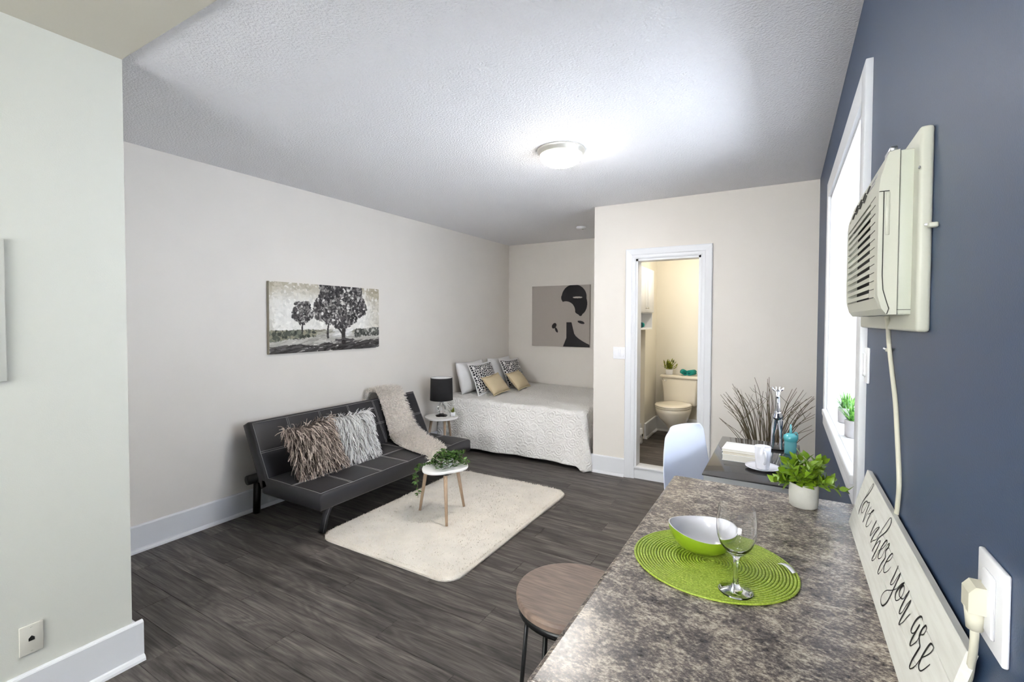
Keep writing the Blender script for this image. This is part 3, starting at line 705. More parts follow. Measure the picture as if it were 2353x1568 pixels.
pth = [((-3.335, 3.20, 0.50), (0, 1, 0), (-0.9, 0, -0.4)), ((-3.345, 3.20, 0.66), (0, 1, 0), (-0.9, 0, 0.1)), ((-3.30, 3.20, 0.745), (0, 1, 0), (-0.4, 0, 0.9)), ((-3.22, 3.20, 0.745), (0, 1, 0), (0.2, 0, 1)),
       ((-3.175, 3.20, 0.70), (0, 1, 0), nb), ((-3.10, 3.195, 0.55), (0, 1, 0), nb), ((-3.02, 3.19, 0.405), (0, 1, 0), nb), ((-2.97, 3.18, 0.358), (0.0, 1, 0), (0.5, 0, 0.8)),
       ((-2.88, 3.14, 0.345), (0.1, 0.99, 0), (0.05, 0, 1)), ((-2.70, 3.04, 0.345), (0.35, 0.93, 0), (0, 0, 1)), ((-2.55, 2.97, 0.347), (0.35, 0.93, 0), (0, 0, 1)), ((-2.475, 2.95, 0.34), (0.30, 0.95, 0), (0.4, 0, 0.9)), ((-2.450, 2.95, 0.30), (0.2, 0.97, 0), (1, 0, 0.1))]
pth = [tuple(Vector(q)-(thr.location if i == 0 else Vector((0, 0, 0))) for i, q in enumerate(p)) for p in pth]
tufted('throw', pth, [0.30]*4+[0.30, 0.30, 0.33, 0.36, 0.36, 0.30, 0.26, 0.22, 0.16], thr, M_fur, 8000, 0.036, 0.0036, 0.014)

# ------------------------------------------------------------------ rug
M_rugbase = mk('cream_rug_top', srgb(229, 222, 211), 0.95, sheen=0.3, var=0.06, vscale=7, bump=0.9, bscale=130, dist=0.008, det=4)
rug = empty('rug', (-2.045, 2.725, 0), 0, 'cream plush rectangular rug with rounded corners on the dark floor', 'rug')
rx, ry, rc = 0.54, 0.775, 0.11
def rr(x, y):
    dx = max(0, abs(x)-(rx-rc)); dy = max(0, abs(y)-(ry-rc)); return rc-math.hypot(dx, dy) if (dx > 0 or dy > 0) else min(rx-abs(x), ry-abs(y))
out = []
for q in range(4):
    cx, cy = [(rx-rc, ry-rc), (-(rx-rc), ry-rc), (-(rx-rc), -(ry-rc)), (rx-rc, -(ry-rc))][q]
    for i in range(9): a = q*PI/2+i*PI/16; out.append((cx+rc*math.cos(a), cy+rc*math.sin(a)))
mb = MB(); rgp = random.Random(11)
n = len(out); rings = [(1.0, 0.001), (1.002, 0.010), (0.992, 0.018), (0.97, 0.022)]
vs_ = []
for s, z in rings: vs_ += [(x*s, y_*s, z) for x, y_ in out]
fs = []
for r_ in range(len(rings)-1):
    for i in range(n): fs.append((r_*n+i, r_*n+(i+1) % n, (r_+1)*n+(i+1) % n, (r_+1)*n+i))
fs.append(tuple((len(rings)-1)*n+i for i in range(n))); mb.add(vs_, fs, False)
mb.build('rug_base', M_rugbase, rug)
vs_, fs = [], []
N_ = 46000
for k_ in range(N_):
    x = rgp.uniform(-rx, rx); y_ = rgp.uniform(-ry, ry)
    e = rr(x, y_)
    if e < 0 or (e > 0.02 and k_ % 12 and rgp.random() > 0.16): continue
    if k_ % 12 == 0 and e > 0.02:
        if rgp.random() < 0.5: x = math.copysign(rx-0.004, x)
        else: y_ = math.copysign(ry-0.004, y_)
        if rr(x, y_) < -0.002: continue
        e = 0
    z = 0.010 if e < 0.01 else 0.0215
    fx = 0.9*math.sin(x*7+2.1*math.sin(y_*5)); fy = 0.9*math.cos(y_*6+1.7*math.sin(x*8))
    d = Vector((fx+rgp.uniform(-.9, .9), fy+rgp.uniform(-.9, .9), rgp.uniform(0.5, 1.1)))
    if e < 0.01: d += Vector((x/rx*0.9 if abs(x) > rx-0.02 else 0, y_/ry*0.9 if abs(y_) > ry-0.02 else 0, -0.3))
    d.normalize(); Lr = rgp.uniform(0.008, 0.015); sd = Vector((-d.y, d.x, rgp.uniform(-.3, .3))).normalized()*0.0032
    p = Vector((x, y_, z)); b0 = len(vs_); q = p+d*Lr
    vs_ += [tuple(p-sd), tuple(p+sd), tuple(q)]; fs.append((b0, b0+1, b0+2))
MB().add(vs_, fs, False).build('pile', M_rugpile, rug, kind='stuff')

# ------------------------------------------------------------------ tripod tables
def tripod(name, loc, r, h, feet, label, group, tri=False, rot=0, legr=0.0125):
    t = empty(name, loc, 0, label, 'table', group)
    pts = []
    for k_ in range(72):
        a = 2*PI*k_/72; rad = r*(1+(0.11*math.cos(3*(a-rot)) if tri else 0)); pts.append((rad*math.cos(a), rad*math.sin(a)))
    mb = MB(); ring = [(0.93, h-0.022), (0.985, h-0.017), (1.0, h-0.008), (0.995, h-0.002), (0.975, h), (0.955, h-0.001), (0.94, h-0.003)]; vs_ = []
    if not tri: ring = [(0.94, h-0.020), (1.0, h-0.016), (1.0, h-0.002), (0.99, h)]
    for s, z in ring: vs_ += [(x*s, y_*s, z) for x, y_ in pts]
    fs = [tuple(range(72))[::-1]]
    for q in range(len(ring)-1): fs += [(q*72+i, q*72+(i+1) % 72, (q+1)*72+(i+1) % 72, (q+1)*72+i) for i in range(72)]
    fs.append(tuple((len(ring)-1)*72+i for i in range(72))); mb.add(vs_, fs, False); mb.build('tabletop', M_toplam, t)
    for fx, fy, tx, ty in feet:
        MB().tube([(fx, fy, 0), (tx, ty, h-0.02)], [legr*0.75, legr*1.15], 12).build('leg', M_legwood, t)
        MB().rbox(tx-0.02, tx+0.02, ty-0.02, ty+0.02, h-0.03, h-0.019, 0.003, 1).build('leg_mount', M_black, t)
    return t
CT = (-2.077, 2.600)
feet = [(-2.272-CT[0], 2.574-CT[1], -0.135, -0.02), (-1.94-CT[0], 2.462-CT[1], 0.085, -0.085), (-2.04-CT[0], 2.795-CT[1], 0.025, 0.12)]
tripod('coffee_table', (CT[0], CT[1], 0.028), 0.158, 0.352, feet, 'small white rounded-triangle coffee table with oak legs on the cream rug', 'white topped tripod tables', True, rot=2.62)
NT = (-3.10, 3.85)
feet = [(0.13, -0.10, 0.08, -0.05), (-0.13, -0.10, -0.08, -0.06), (0.02, 0.16, 0.01, 0.10)]
tripod('side_table', (NT[0], NT[1], 0), 0.172, 0.40, feet, 'round white side table with oak legs between sofa and bed', 'white topped tripod tables')

# trailing plant on coffee table
tp = empty('trailing_plant', (CT[0]+0.0, CT[1], 0.38), 0, 'dark green trailing plant spilling over the white coffee table', 'plant')
MB().lathe([(0.0, 0.0), (0.036, 0.0), (0.044, 0.05), (0.046, 0.055), (0.042, 0.055), (0.038, 0.045), (0, 0.045)], 24, c=(0.02, 0.02, 0), cap=False).build('pot', M_potw, tp)
rg = random.Random(21); mbv = MB(); mbl = MB()
cdir = Vector((0.86, 0.5, 0))    # picture right
for k_ in range(34):
    a = rg.uniform(0, 2*PI); ln = rg.uniform(0.06, 0.12); hh = rg.uniform(0.02, 0.065)
    p0 = Vector((0.02, 0.02, 0.045)); pts = []
    for i in range(8):
        tt = i/7; rad = ln*tt*1.2
        z = 0.045+hh*math.sin(PI*min(1, tt*1.05))*1.0-0.03*tt*tt
        pts.append(p0+Vector((math.cos(a)*rad+0.008*math.sin(6*tt+a), math.sin(a)*rad, max(z, 0.008)-0.045)))
    mbv.tube(pts, 0.0012, 4)
    for i in range(1, 8):
        for s in (-1, 1, 1):
            d = Vector((math.cos(a+s*1.1+rg.uniform(-.5, .5)), math.sin(a+s*1.1+rg.uniform(-.5, .5)), rg.uniform(-0.1, 0.8)))
            mbl.leaf(pts[i], d, (rg.uniform(-.6, .6), rg.uniform(-.6, .6), 1), rg.uniform(0.020, 0.030), rg.uniform(0.012, 0.017))
# far stem towards picture upper right, and strand hanging off the left rim
def strand(pts, m=3):
    mbv.tube(pts, 0.0013, 4)
    for i in range(len(pts)-1):
        for q in range(m):
            p = Vector(pts[i]).lerp(Vector(pts[i+1]), rg.random()); d = Vector((rg.uniform(-1, 1), rg.uniform(-1, 1), rg.uniform(-.8, .6)))
            mbl.leaf(p, d, (rg.uniform(-1, 1), rg.uniform(-1, 1), rg.uniform(0, 1)), rg.uniform(0.020, 0.029), rg.uniform(0.012, 0.016))
strand([(0.03, 0.03, 0.04), (0.06, 0.07, 0.07), (0.09, 0.10, 0.085), (0.11, 0.13, 0.09)], 9)
strand([(0.02, 0.03, 0.04), (0.03, 0.09, 0.07), (0.05, 0.13, 0.08)], 9)
strand([(-0.02, 0.0, 0.04), (-0.09, -0.06, 0.02), (-0.135, -0.09, 0.01), (-0.165, -0.105, -0.03), (-0.168, -0.108, -0.09), (-0.166, -0.105, -0.14)], 13)
strand([(-0.135, -0.09, 0.01), (-0.150, -0.115, -0.04), (-0.140, -0.12, -0.10), (-0.130, -0.118, -0.17), (-0.135, -0.115, -0.22)], 6)
mbv.build('stem', M_twig, tp); mbl.build('foliage', M_leafd, tp, kind='stuff')

# ------------------------------------------------------------------ table lamp and small succulent on the side table
tl = empty('table_lamp', (NT[0]+0.0, NT[1], 0.40), 0, 'table lamp with black drum shade and stacked clear glass base', 'lamp')
MB().lathe([(0.118, 0.172), (0.112, 0.405)], 48, cap=False).build('lamp_shade', M_shade, tl, solid=0.002)
MB().lathe([(0.1155, 0.174), (0.1095, 0.403)], 48, cap=False).build('shade_lining', M_shadein, tl)
g = [(0.0, 0.0), (0.060, 0.0), (0.064, 0.008), (0.052, 0.016), (0.026, 0.022), (0.020, 0.030), (0.034, 0.045), (0.046, 0.068), (0.048, 0.085), (0.042, 0.105), (0.026, 0.122), (0.016, 0.130), (0.020, 0.138), (0.018, 0.148), (0.0, 0.150)]
MB().lathe(g, 10, cap=False, smooth=False).build('glass_base', M_glass, tl)
MB().lathe([(0.0, 0.150), (0.012, 0.150), (0.012, 0.20), (0.0, 0.205)], 16, cap=False).build('socket', M_nick, tl)
MB().tube([(-0.114, 0, 0.39), (0, 0, 0.205), (0.114, 0, 0.39)], 0.0015, 5).build('harp', M_nick, tl)
sp = empty('succulent', (-2.995, 3.905, 0.40), 0, 'tiny spiky succulent in a white pot on the round side table', 'plant')
MB().lathe([(0, 0), (0.022, 0), (0.027, 0.04), (0.027, 0.045), (0.024, 0.045), (0.022, 0.038), (0, 0.038)], 20, cap=False).build('pot', M_potw, sp)
mb = MB(); rg = random.Random(5)
for k_ in range(34):
    a = rg.uniform(0, 2*PI); el = rg.uniform(0.4, 1.45); mb.leaf((0, 0, 0.036), (math.cos(a)*math.cos(el), math.sin(a)*math.cos(el), math.sin(el)), (0, 0, 1), rg.uniform(0.045, 0.075), 0.009, 0.1)
mb.build('leaves', M_leafo, sp, kind='stuff')

# ------------------------------------------------------------------ bed
bed = empty('bed', (-2.5, 4.9, 0), 0, 'low double bed in the alcove, hidden under a white quilt', 'bed')
BL = bed.location
MB().rbox(-3.34+2.5, -1.70+2.5, 4.24-4.9, 5.66-4.9, 0.30, 0.515, 0.04, 4).build('mattress', M_wpillow, bed)
MB().rbox(-3.34+2.5, -1.70+2.5, 4.26-4.9, 5.66-4.9, 0.10, 0.30, 0.01, 2).build('box_spring', M_linen, bed)
for xx in (-3.3, -1.78):
    for yy in (4.32, 5.58): MB().lathe([(0.025, 0), (0.03, 0.10)], 12, c=(xx+2.5, yy-4.9, 0)).build('leg', M_black, bed)
def quilt_sheet(u, v):
    # sheet coords: a along X, b along Y
    X0, X1, Y0 = -3.365, -1.675, 4.20
    top = 0.545; drop = 0.53
    a = X0+u*(X1-X0+drop); b = 5.675-v*(5.675-Y0+drop)
    da = max(0, a-X1); db = max(0, Y0-b)
    d = math.hypot(da, db); z = top
    x = min(a, X1); y_ = max(b, Y0)
    wr = 0.004*math.sin(a*9+2*math.sin(b*5))+0.005*math.sin(b*13+a*3)+0.003*math.sin(a*31+b*7)
    if d <= 0: return (x, y_, z+wr)
    na, nb_ = da/d, -db/d; r_ = 0.05
    if d < r_*PI/2:
        t_ = d/r_; ox = r_*math.sin(t_); dz = r_*(1-math.cos(t_))
    else:
        q = d-r_*PI/2; dz = r_+q; ox = r_
    q = max(0, dz-0.06)
    per = a if da == 0 else (X1+math.atan2(da, db)*0.35)
    fold = 0.020*math.sin(per*5+1.0+4*q)+0.011*math.sin(per*16+0.7-5*q)+0.003*math.sin(per*41)
    lim = 0.095 if na < 0.3 else 0.095-(na-0.3)*0.075
    ox += min(1, q/0.5)*(lim*0.9)+fold*min(1, q/0.3)
    if db > 0 and da > 0: ox += 0.05*min(1, q/0.4)*math.sin(2*math.atan2(da, db))
    if da > 0 and db <= 0: ox = min(ox, 0.085)
    zz = top-dz
    if zz < 0.012: zz = 0.012+0.004*math.sin(per*30)
    return (x+na*ox, y_+nb_*ox, zz+(wr if d < 0.05 else 0))
mb = MB(); mb.grid(lambda u, v: tuple(Vector(quilt_sheet(u, v))), 150, 150)
qo = mb.build('quilt', M_quilt, label='white embossed quilt spread over the alcove bed, corner dropping to floor', cat='bedspread', solid=0.008)
# bed pillows
def bedpillow(name, m, label, cat, group, w_, h_, t_, x, y, z, rz, tilt, roll=0, seed=1, pinch=0.08, border=None):
    if border is None:
        o = pillow_mb(w_, h_, t_, 22, seed, pinch).build(name, m, label=label, cat=cat, group=group); weld(o); place(o, x, y, z, rz, tilt, roll); return o
    t = empty(name, (0, 0, 0), 0, label, cat, group); place(t, x, y, z, rz, tilt, roll)
    o = pillow_mb(w_, h_, t_, 22, seed, pinch).build('pillow_body', m, t); weld(o)
    # flat flange of plain cloth around the body
    n_ = 40; vs_ = []; fs = []
    P = pillow_pts(w_, h_, t_, 18, pinch, seed); rgx = random.Random(seed)
    edge = [(i/10, 0) for i in range(10)]+[(1, i/10) for i in range(10)]+[(1-i/10, 1) for i in range(10)]+[(0, 1-i/10) for i in range(10)]
    for (u, v) in edge:
        p = Vector(P(u, v, 1)); vs_.append((0.0, p.y*0.985, p.z*0.985)); k2 = 1+border/(w_/2)
        vs_.append((rgx.uniform(-0.004, 0.004), p.y*(1+border/(w_/2)), p.z*(1+border/(h_/2))))
    for i in range(n_): j = (i+1) % n_; fs.append((2*i, 2*i+1, 2*j+1, 2*j))
    MB().add(vs_, fs, True).build('flange', M_wpillow if m is not M_tan else M_tan, t, solid=0.003); return t
bedpillow('bed_pillow', M_wpillow, 'white bed pillow at the wall, nearest the side table', 'pillow', 'white pillows on the bed', 0.55, 0.38, 0.17, -3.235, 4.60, 0.735, 0.0, 0.26, seed=1)
bedpillow('bed_pillow', M_wpillow, 'white bed pillow at the wall, in the alcove corner', 'pillow', 'white pillows on the bed', 0.55, 0.38, 0.17, -3.225, 5.26, 0.74, 0.0, 0.30, seed=2)
bedpillow('lattice_cushion', M_lattice, 'black and white lattice patterned cushion nearest the side table', 'cushion', 'lattice cushions on the bed', 0.44, 0.36, 0.13, -3.065, 4.62, 0.725, -0.05, 0.42, 0.02, seed=3, border=0.02)
bedpillow('lattice_cushion', M_lattice, 'black and white lattice patterned cushion toward the back wall', 'cushion', 'lattice cushions on the bed', 0.44, 0.36, 0.13, -3.055, 5.27, 0.725, 0.0, 0.42, -0.04, seed=4, border=0.02)
bedpillow('tan_cushion', M_tan, 'small tan ruffled cushion in front, nearer the camera', 'cushion', 'tan cushions on the bed', 0.34, 0.24, 0.12, -2.90, 4.60, 0.665, -0.08, 0.72, 0.10, seed=5, border=0.014)
bedpillow('tan_cushion', M_tan, 'small tan ruffled cushion in front, farther along the bed', 'cushion', 'tan cushions on the bed', 0.34, 0.24, 0.12, -2.86, 5.06, 0.665, 0.05, 0.72, 0.04, seed=6, border=0.014)

# ------------------------------------------------------------------ pictures
def paint_tree(Wp, Hp):
    rs = np.random.RandomState(4); img = np.zeros((Hp, Wp, 3), np.float32)
    yy, xx = np.mgrid[0:Hp, 0:Wp]; X = xx/Wp; Y = yy/Hp      # Y down
    img[:] = (226, 222, 214)
    def dab(cx, cy, rx_, ry_, ang_, col, al=1.0):
        x0, x1 = max(0, int(cx-rx_*1.5-1)), min(Wp, int(cx+rx_*1.5+2)); y0, y1 = max(0, int(cy-rx_*1.5-1)), min(Hp, int(cy+rx_*1.5+2))
        if x1 <= x0 or y1 <= y0: return
        gx = xx[y0:y1, x0:x1]-cx; gy = yy[y0:y1, x0:x1]-cy
        a = gx*math.cos(ang_)+gy*math.sin(ang_); b = -gx*math.sin(ang_)+gy*math.cos(ang_)
        mk_ = (a/rx_)**2+(b/max(ry_, 0.5))**2 < 1
        img[y0:y1, x0:x1][mk_] = img[y0:y1, x0:x1][mk_]*(1-al)+np.array(col)*al
    S_ = Wp/260
    for _ in range(1500):
        x, y_ = rs.rand(), rs.rand()*0.72
        edge_ = min(1, max(0, (0.28-y_)/0.28)*0.9+max(0, x-0.82)*3+max(0, 0.05-x)*6)
        c = np.array((228, 225, 218))*(1-edge_)+np.array((170, 160, 138))*edge_+rs.randn()*9
        dab(x*Wp, y_*Hp, (3+rs.rand()*5)*S_, (1.5+rs.rand()*2)*S_, rs.rand()*3.1, c, 0.8)
    for _ in range(900):                                   # meadow
        x = rs.rand(); y_ = 0.68+rs.rand()*0.32
        c = (150, 146, 132) if y_ < 0.74 else ((176, 172, 164) if y_ < 0.88 else (92, 88, 84))
        if abs(x-0.6) < 0.10 and y_ < 0.78: c = (214, 212, 208)
        if y_ > 0.84+0.09*(1-x)+0.02*rs.randn(): c = (70, 67, 66)
        dab(x*Wp, y_*Hp, (6+rs.rand()*7)*S_, (1.0+rs.rand()*1.5)*S_, -0.15+rs.randn()*0.1, np.array(c)+rs.randn()*18, 0.85)
    for _ in range(420):                                   # hedges
        x = rs.rand()*0.36; y_ = 0.69+rs.rand()*0.12*(1-x*1.2)
        dab(x*Wp, y_*Hp, (2+rs.rand()*3)*S_, (1.5+rs.rand()*2)*S_, rs.rand()*3, np.array(((84, 88, 78), (60, 62, 56), (120, 122, 108), (150, 146, 126))[rs.randint(4)]), 0.9)
        x = 0.74+rs.rand()*0.26; y_ = 0.69-0.03*(x-0.74)/0.26+rs.rand()*0.10
        dab(x*Wp, y_*Hp, (2+rs.rand()*3)*S_, (1.5+rs.rand()*2)*S_, rs.rand()*3, np.array(((84, 86, 80), (60, 62, 58), (112, 112, 104), (190, 186, 178))[rs.randint(4)]), 0.9)
    def trunk(x, y0, y1, w_, c):
        for i in range(60):
            t_ = i/59; dab((x+0.004*math.sin(t_*6))*Wp, (y0+(y1-y0)*t_)*Hp, 2.4*S_, w_*(0.8+0.5*abs(t_-0.4))*S_, 1.57, np.array(c)+rs.randn()*12, 1)
    trunk(0.255, 0.50, 0.69, 1.6, (60, 56, 54)); trunk(0.475, 0.50, 0.79, 2.4, (66, 62, 60)); trunk(0.625, 0.40, 0.89, 5.6, (66, 62, 60))
    for i in range(40):
        t_ = i/39; dab((0.61-0.05*t_)*Wp, (0.74-0.12*t_)*Hp, 2.2*S_, 1.6*S_, 0, (60, 56, 55))
        dab((0.55+0.16*t_)*Wp, (0.83+0.01*math.sin(9*t_))*Hp, 3*S_, 2*S_, 0, (78, 74, 74), 0.8)
    def crown(cx, cy, rx_, ry_, nb, s):
        for k_ in range(nb):
            a = rs.rand()*2*PI; r_ = math.sqrt(rs.rand())*(0.93+0.10*math.sin(5*a))
            x, y_ = cx+math.cos(a)*rx_*r_, cy+math.sin(a)*ry_*r_
            sh = rs.rand(); light = max(0, 1-r_*1.3)
            pal = [(52, 50, 50), (76, 72, 72), (104, 100, 98), (140, 136, 132), (176, 172, 166), (222, 218, 212)]
            pr = np.array([0.30, 0.26, 0.18, 0.12, 0.08, 0.03+0.10*light]); pr /= pr.sum()
            dab(x*Wp, y_*Hp, s*(0.8+rs.rand())*S_, s*(0.5+rs.rand()*0.5)*S_, rs.rand()*3.1, np.array(pal[rs.choice(6, p=pr)])+rs.randn()*6, 0.95)
    crown(0.255, 0.42, 0.088, 0.175, 420, 2.3); crown(0.475, 0.42, 0.12, 0.17, 420, 2.8); crown(0.60, 0.26, 0.255, 0.385, 3000, 2.9)
    crown(0.68, 0.24, 0.165, 0.38, 900, 2.8)
    # darker grey rim on the crown
    return np.clip(img, 0, 255)
def canvas(name, label, origin, ux_, uz_, nrm, w_, h_, img, edge_m, depth=0.03):
    """front face coloured per vertex"""
    Hp, Wp = img.shape[:2]
    t = empty(name, origin, 0, label, 'picture')
    ux_, uz_, nrm = Vector(ux_), Vector(uz_), Vector(nrm)
    vs_ = []; fs = []
    for j in range(Hp):
        for i in range(Wp): vs_.append(tuple(ux_*(i/(Wp-1)*w_)+uz_*(h_-j/(Hp-1)*h_)+nrm*depth))
    for j in range(Hp-1):
        for i in range(Wp-1): fs.append((j*Wp+i, (j+1)*Wp+i, (j+1)*Wp+i+1, j*Wp+i+1))
    me = bpy.data.meshes.new('canvas_face'); me.from_pydata(vs_, [], fs)
    at = me.color_attributes.new('Col', 'FLOAT_COLOR', 'POINT'); c = img/255.0
    lin = np.where(c <= 0.04045, c/12.92, ((c+0.055)/1.055)**2.4); rgba = np.ones((Hp*Wp, 4), np.float32); rgba[:, :3] = lin.reshape(-1, 3)
    at.data.foreach_set('color', rgba.ravel()); me.materials.append(M_paint)
    o = bpy.data.objects.new('canvas_face', me); COL.objects.link(o); o.parent = t
    mb = MB(); P = lambda a, b, d: tuple(ux_*a+uz_*b+nrm*d)
    e = depth-0.0005
    mb.add([P(0, 0, 0), P(w_, 0, 0), P(w_, h_, 0), P(0, h_, 0), P(0, 0, e), P(w_, 0, e), P(w_, h_, e), P(0, h_, e)], [(0, 3, 2, 1), (4, 5, 6, 7), (0, 1, 5, 4), (2, 3, 7, 6), (0, 4, 7, 3), (1, 2, 6, 5)])
    mb.build('stretcher_frame', edge_m, t); return t
img = paint_tree(300, 156)
canvas('tree_painting', 'grey and cream canvas painting of round leafed trees above the sofa', (XL+0.001, 2.117, 1.145), (0, 1, 0), (0, 0, 1), (1, 0, 0), 1.097, 0.553, img, mk('canvas_side', srgb(176, 168, 150), 0.8))

def paint_abstract(Wp, Hp):
    yy, xx = np.mgrid[0:Hp, 0:Wp]; X = xx/(Wp-1); Y = yy/(Hp-1)
    img = np.zeros((Hp, Wp, 3), np.float32); img[:] = (172, 164, 156)
    dk = np.array((44, 42, 44))
    def ell(cx, cy, a, b, th=0): 
        p = (X-cx)*math.cos(th)+(Y-cy)*math.sin(th); q = -(X-cx)*math.sin(th)+(Y-cy)*math.cos(th); return (p/a)**2+(q/b)**2 < 1
    blob = ell(0.74, 0.19, 0.21, 0.20, 0.2) | ell(0.84, 0.30, 0.12, 0.18, 0) | ell(0.62, 0.20, 0.10, 0.09, 0)
    blob &= ~ell(0.60, 0.42, 0.16, 0.16, 0)
    img[blob] = dk
    cl_ = (0.60+0.0*Y); left = 0.615-0.06*np.clip((Y-0.85)/0.15, 0, 1)+0.0*X
    right = 0.70+0.05*np.clip((Y-0.6)/0.2, 0, 1)+0.30*np.clip((Y-0.78)/0.2, 0, 1)**1.6
    body = (Y > 0.60) & (X > left) & (X < right); img[body] = dk
    img[ell(0.80, 0.20, 0.08, 0.014, 0)] = (196, 188, 180)
    img[ell(0.40, 0.66, 0.035, 0.05, 0.6)] = dk; img[ell(0.44, 0.73, 0.02, 0.045, -0.5)] = dk; img[ell(0.86, 0.60, 0.06, 0.022, 0.3)] = dk
    img[ell(0.85, 0.47, 0.03, 0.03, 0)] = dk
    return img
img2 = paint_abstract(240, 230)
canvas('stencil_canvas', 'grey canvas with bold black stencil shapes on the alcove back wall', (-2.987, YB-0.001, 1.062), (1, 0, 0), (0, 0, 1), (0, -1, 0), 0.828, 0.803, img2, mk('canvas_side_grey', srgb(150, 143, 135), 0.8))

# ------------------------------------------------------------------ wall plates
def switchplate(name, loc, along, nrm, w_, h_, kind, label, m=M_white):
    t = empty(name, loc, 0, label, 'switch' if kind != 'outlet' and kind != 'jack' else 'outlet')
    A = Vector(along); Nn = Vector(nrm)
    M = Matrix(((A.x, Nn.x, 0, 0), (A.y, Nn.y, 0, 0), (0, 0, 1, 0), (0, 0, 0, 1)))
    MB().rbox(-w_/2, w_/2, 0, 0.006, -h_/2, h_/2, 0.002, 2, M).build('cover_plate', m, t)
    if kind == 'double':
        for s in (-1, 1):
            MB().rbox(s*0.024-0.016, s*0.024+0.016, 0.004, 0.010, -0.033, 0.033, 0.002, 2, M).build('rocker', m, t)
    if kind == 'single': MB().rbox(-0.016, 0.016, 0.004, 0.010, -0.033, 0.033, 0.002, 2, M).build('rocker', m, t)
    if kind == 'jack':
        MB().box(-0.008, 0.008, 0.0055, 0.0066, -0.006, 0.004, M).add([M @ Vector(p) for p in ((-0.008, 0.0064, 0.004), (0.008, 0.0064, 0.004), (0.0, 0.0064, 0.012))], [(0, 1, 2)]).build('jack_port', M_dark, t)
        for z in (-0.042, 0.042): MB().rbox(-0.003, 0.003, 0.005, 0.0072, z-0.001, z+0.001, 0.0004, 1, M).build('screw', M_ivoryd, t)
    if kind == 'outlet':
        MB().rbox(-0.017, 0.017, 0.004, 0.009, -0.034, 0.034, 0.003, 2, M).build('receptacle', m, t)
    return t
switchplate('light_switch', (-1.292, YF, 1.115), (1, 0, 0), (0, -1, 0), 0.116, 0.108, 'double', 'white double rocker light switch left of the bathroom doorway')
switchplate('light_switch', (XR, 1.672, 1.285), (0, -1, 0), (-1, 0, 0), 0.105, 0.10, 'single', 'white switch plate on the blue wall beside the window')
switchplate('wall_jack', (XP, 0.553, 0.276), (0, 1, 0), (1, 0, 0), 0.062, 0.103, 'jack', 'white phone jack plate low on the kitchen partition wall', mk('jack_plate', srgb(206, 203, 192), 0.4))
t = empty('breaker_panel', (XP, 0.33, 1.44), 0, 'painted electrical panel cover on the kitchen partition wall', 'panel')
MB().rbox(0, 0.012, -0.18, 0.178, -0.245, 0.24, 0.003, 2).build('cover', M_kwall, t)
MB().rbox(0.010, 0.018, -0.15, 0.145, -0.20, 0.20, 0.003, 2).build('door', M_kwall, t)
# outlet with a plugged cord by the sign
oc = Vector((XR, 0.703, 1.100))
ot = switchplate('wall_outlet', tuple(oc), (0, -1, 0), (-1, 0, 0), 0.076, 0.098, 'outlet', 'white wall outlet plate on the blue wall above the sign')

# ------------------------------------------------------------------ air conditioner
ac = empty('air_conditioner', (XR, 1.30, 1.39), 0, 'ivory through-wall air conditioner with louvred front on the blue wall', 'air conditioner')
aL = ac.location
def A(mb): mb.v = [(p[0]-aL.x, p[1]-aL.y, p[2]-aL.z) for p in mb.v]; return mb
A(MB().rbox(0.185, XR, 1.004, 1.665, 1.392, 1.730, 0.006, 3)).build('wall_plate', M_ivory, ac)
A(MB().rbox(0.166, 0.19, 1.042, 1.52, 1.421, 1.706, 0.003, 2)).build('housing', M_ivoryd, ac)
prof = [(0.1655, 1.4215), (0.152, 1.4215), (0.1445, 1.432), (0.1385, 1.455), (0.1375, 1.49), (0.1375, 1.64), (0.1395, 1.662), (0.151, 1.7035), (0.1655, 1.7065)]
# hollow front cover: near cheek, far cheek, top band and bottom band, back plate
fc = MB(); 
fc.prism(prof, 1, 1.038, 1.064); fc.prism(prof, 1, 1.498, 1.524)
fc.prism([(0.1655, 1.636), (0.1375, 1.636), (0.1375, 1.64), (0.1395, 1.662), (0.151, 1.7035), (0.1655, 1.7065)], 1, 1.064, 1.498)
fc.prism([(0.1655, 1.4215), (0.152, 1.4215), (0.1445, 1.432), (0.1385, 1.452), (0.1655, 1.452)], 1, 1.064, 1.498)
fc.prism([(0.1655, 1.452), (0.1377, 1.452), (0.1375, 1.636), (0.1655, 1.636)], 1, 1.064, 1.128)
A(fc).build('front_cover', M_ivory, ac)
A(MB().box(0.158, 0.1655, 1.128, 1.498, 1.452, 1.636)).build('grille_backing', M_dark, ac)
for k_ in range(12):
    z = 1.4555+k_*0.0152
    A(MB().box(0.1372, 0.1384, 1.128, 1.498, z, z+0.0080)).build('louvre_slat', M_ivory, ac)
# shallow lines of the near filter panel continuing the slats
fl_ = MB()
for k_ in range(13): fl_.box(0.1370, 0.1376, 1.072, 1.126, 1.4525+k_*0.0152, 1.4535+k_*0.0152)
A(fl_).build('panel_grooves', M_seam, ac)
A(MB().box(0.1655, 0.1662, 1.0405, 1.523, 1.421, 1.7062)).build('housing_gap', M_seam, ac)
sg = MB(); pts = [(0.1445, 1.0372, 1.636), (0.1445, 1.0372, 1.60), (0.1445, 1.0372, 1.49), (0.146, 1.0372, 1.465), (0.151, 1.0372, 1.445), (0.1545, 1.0372, 1.432)]
sg.tube(pts, 0.0007, 4); sg.tube([(0.138, 1.0372, 1.6365), (0.152, 1.0372, 1.6365)], 0.0007, 4); sg.tube([(0.1545, 1.0372, 1.432), (0.152, 1.0372, 1.4225)], 0.0007, 4)
A(sg).build('side_seam', M_seam, ac)
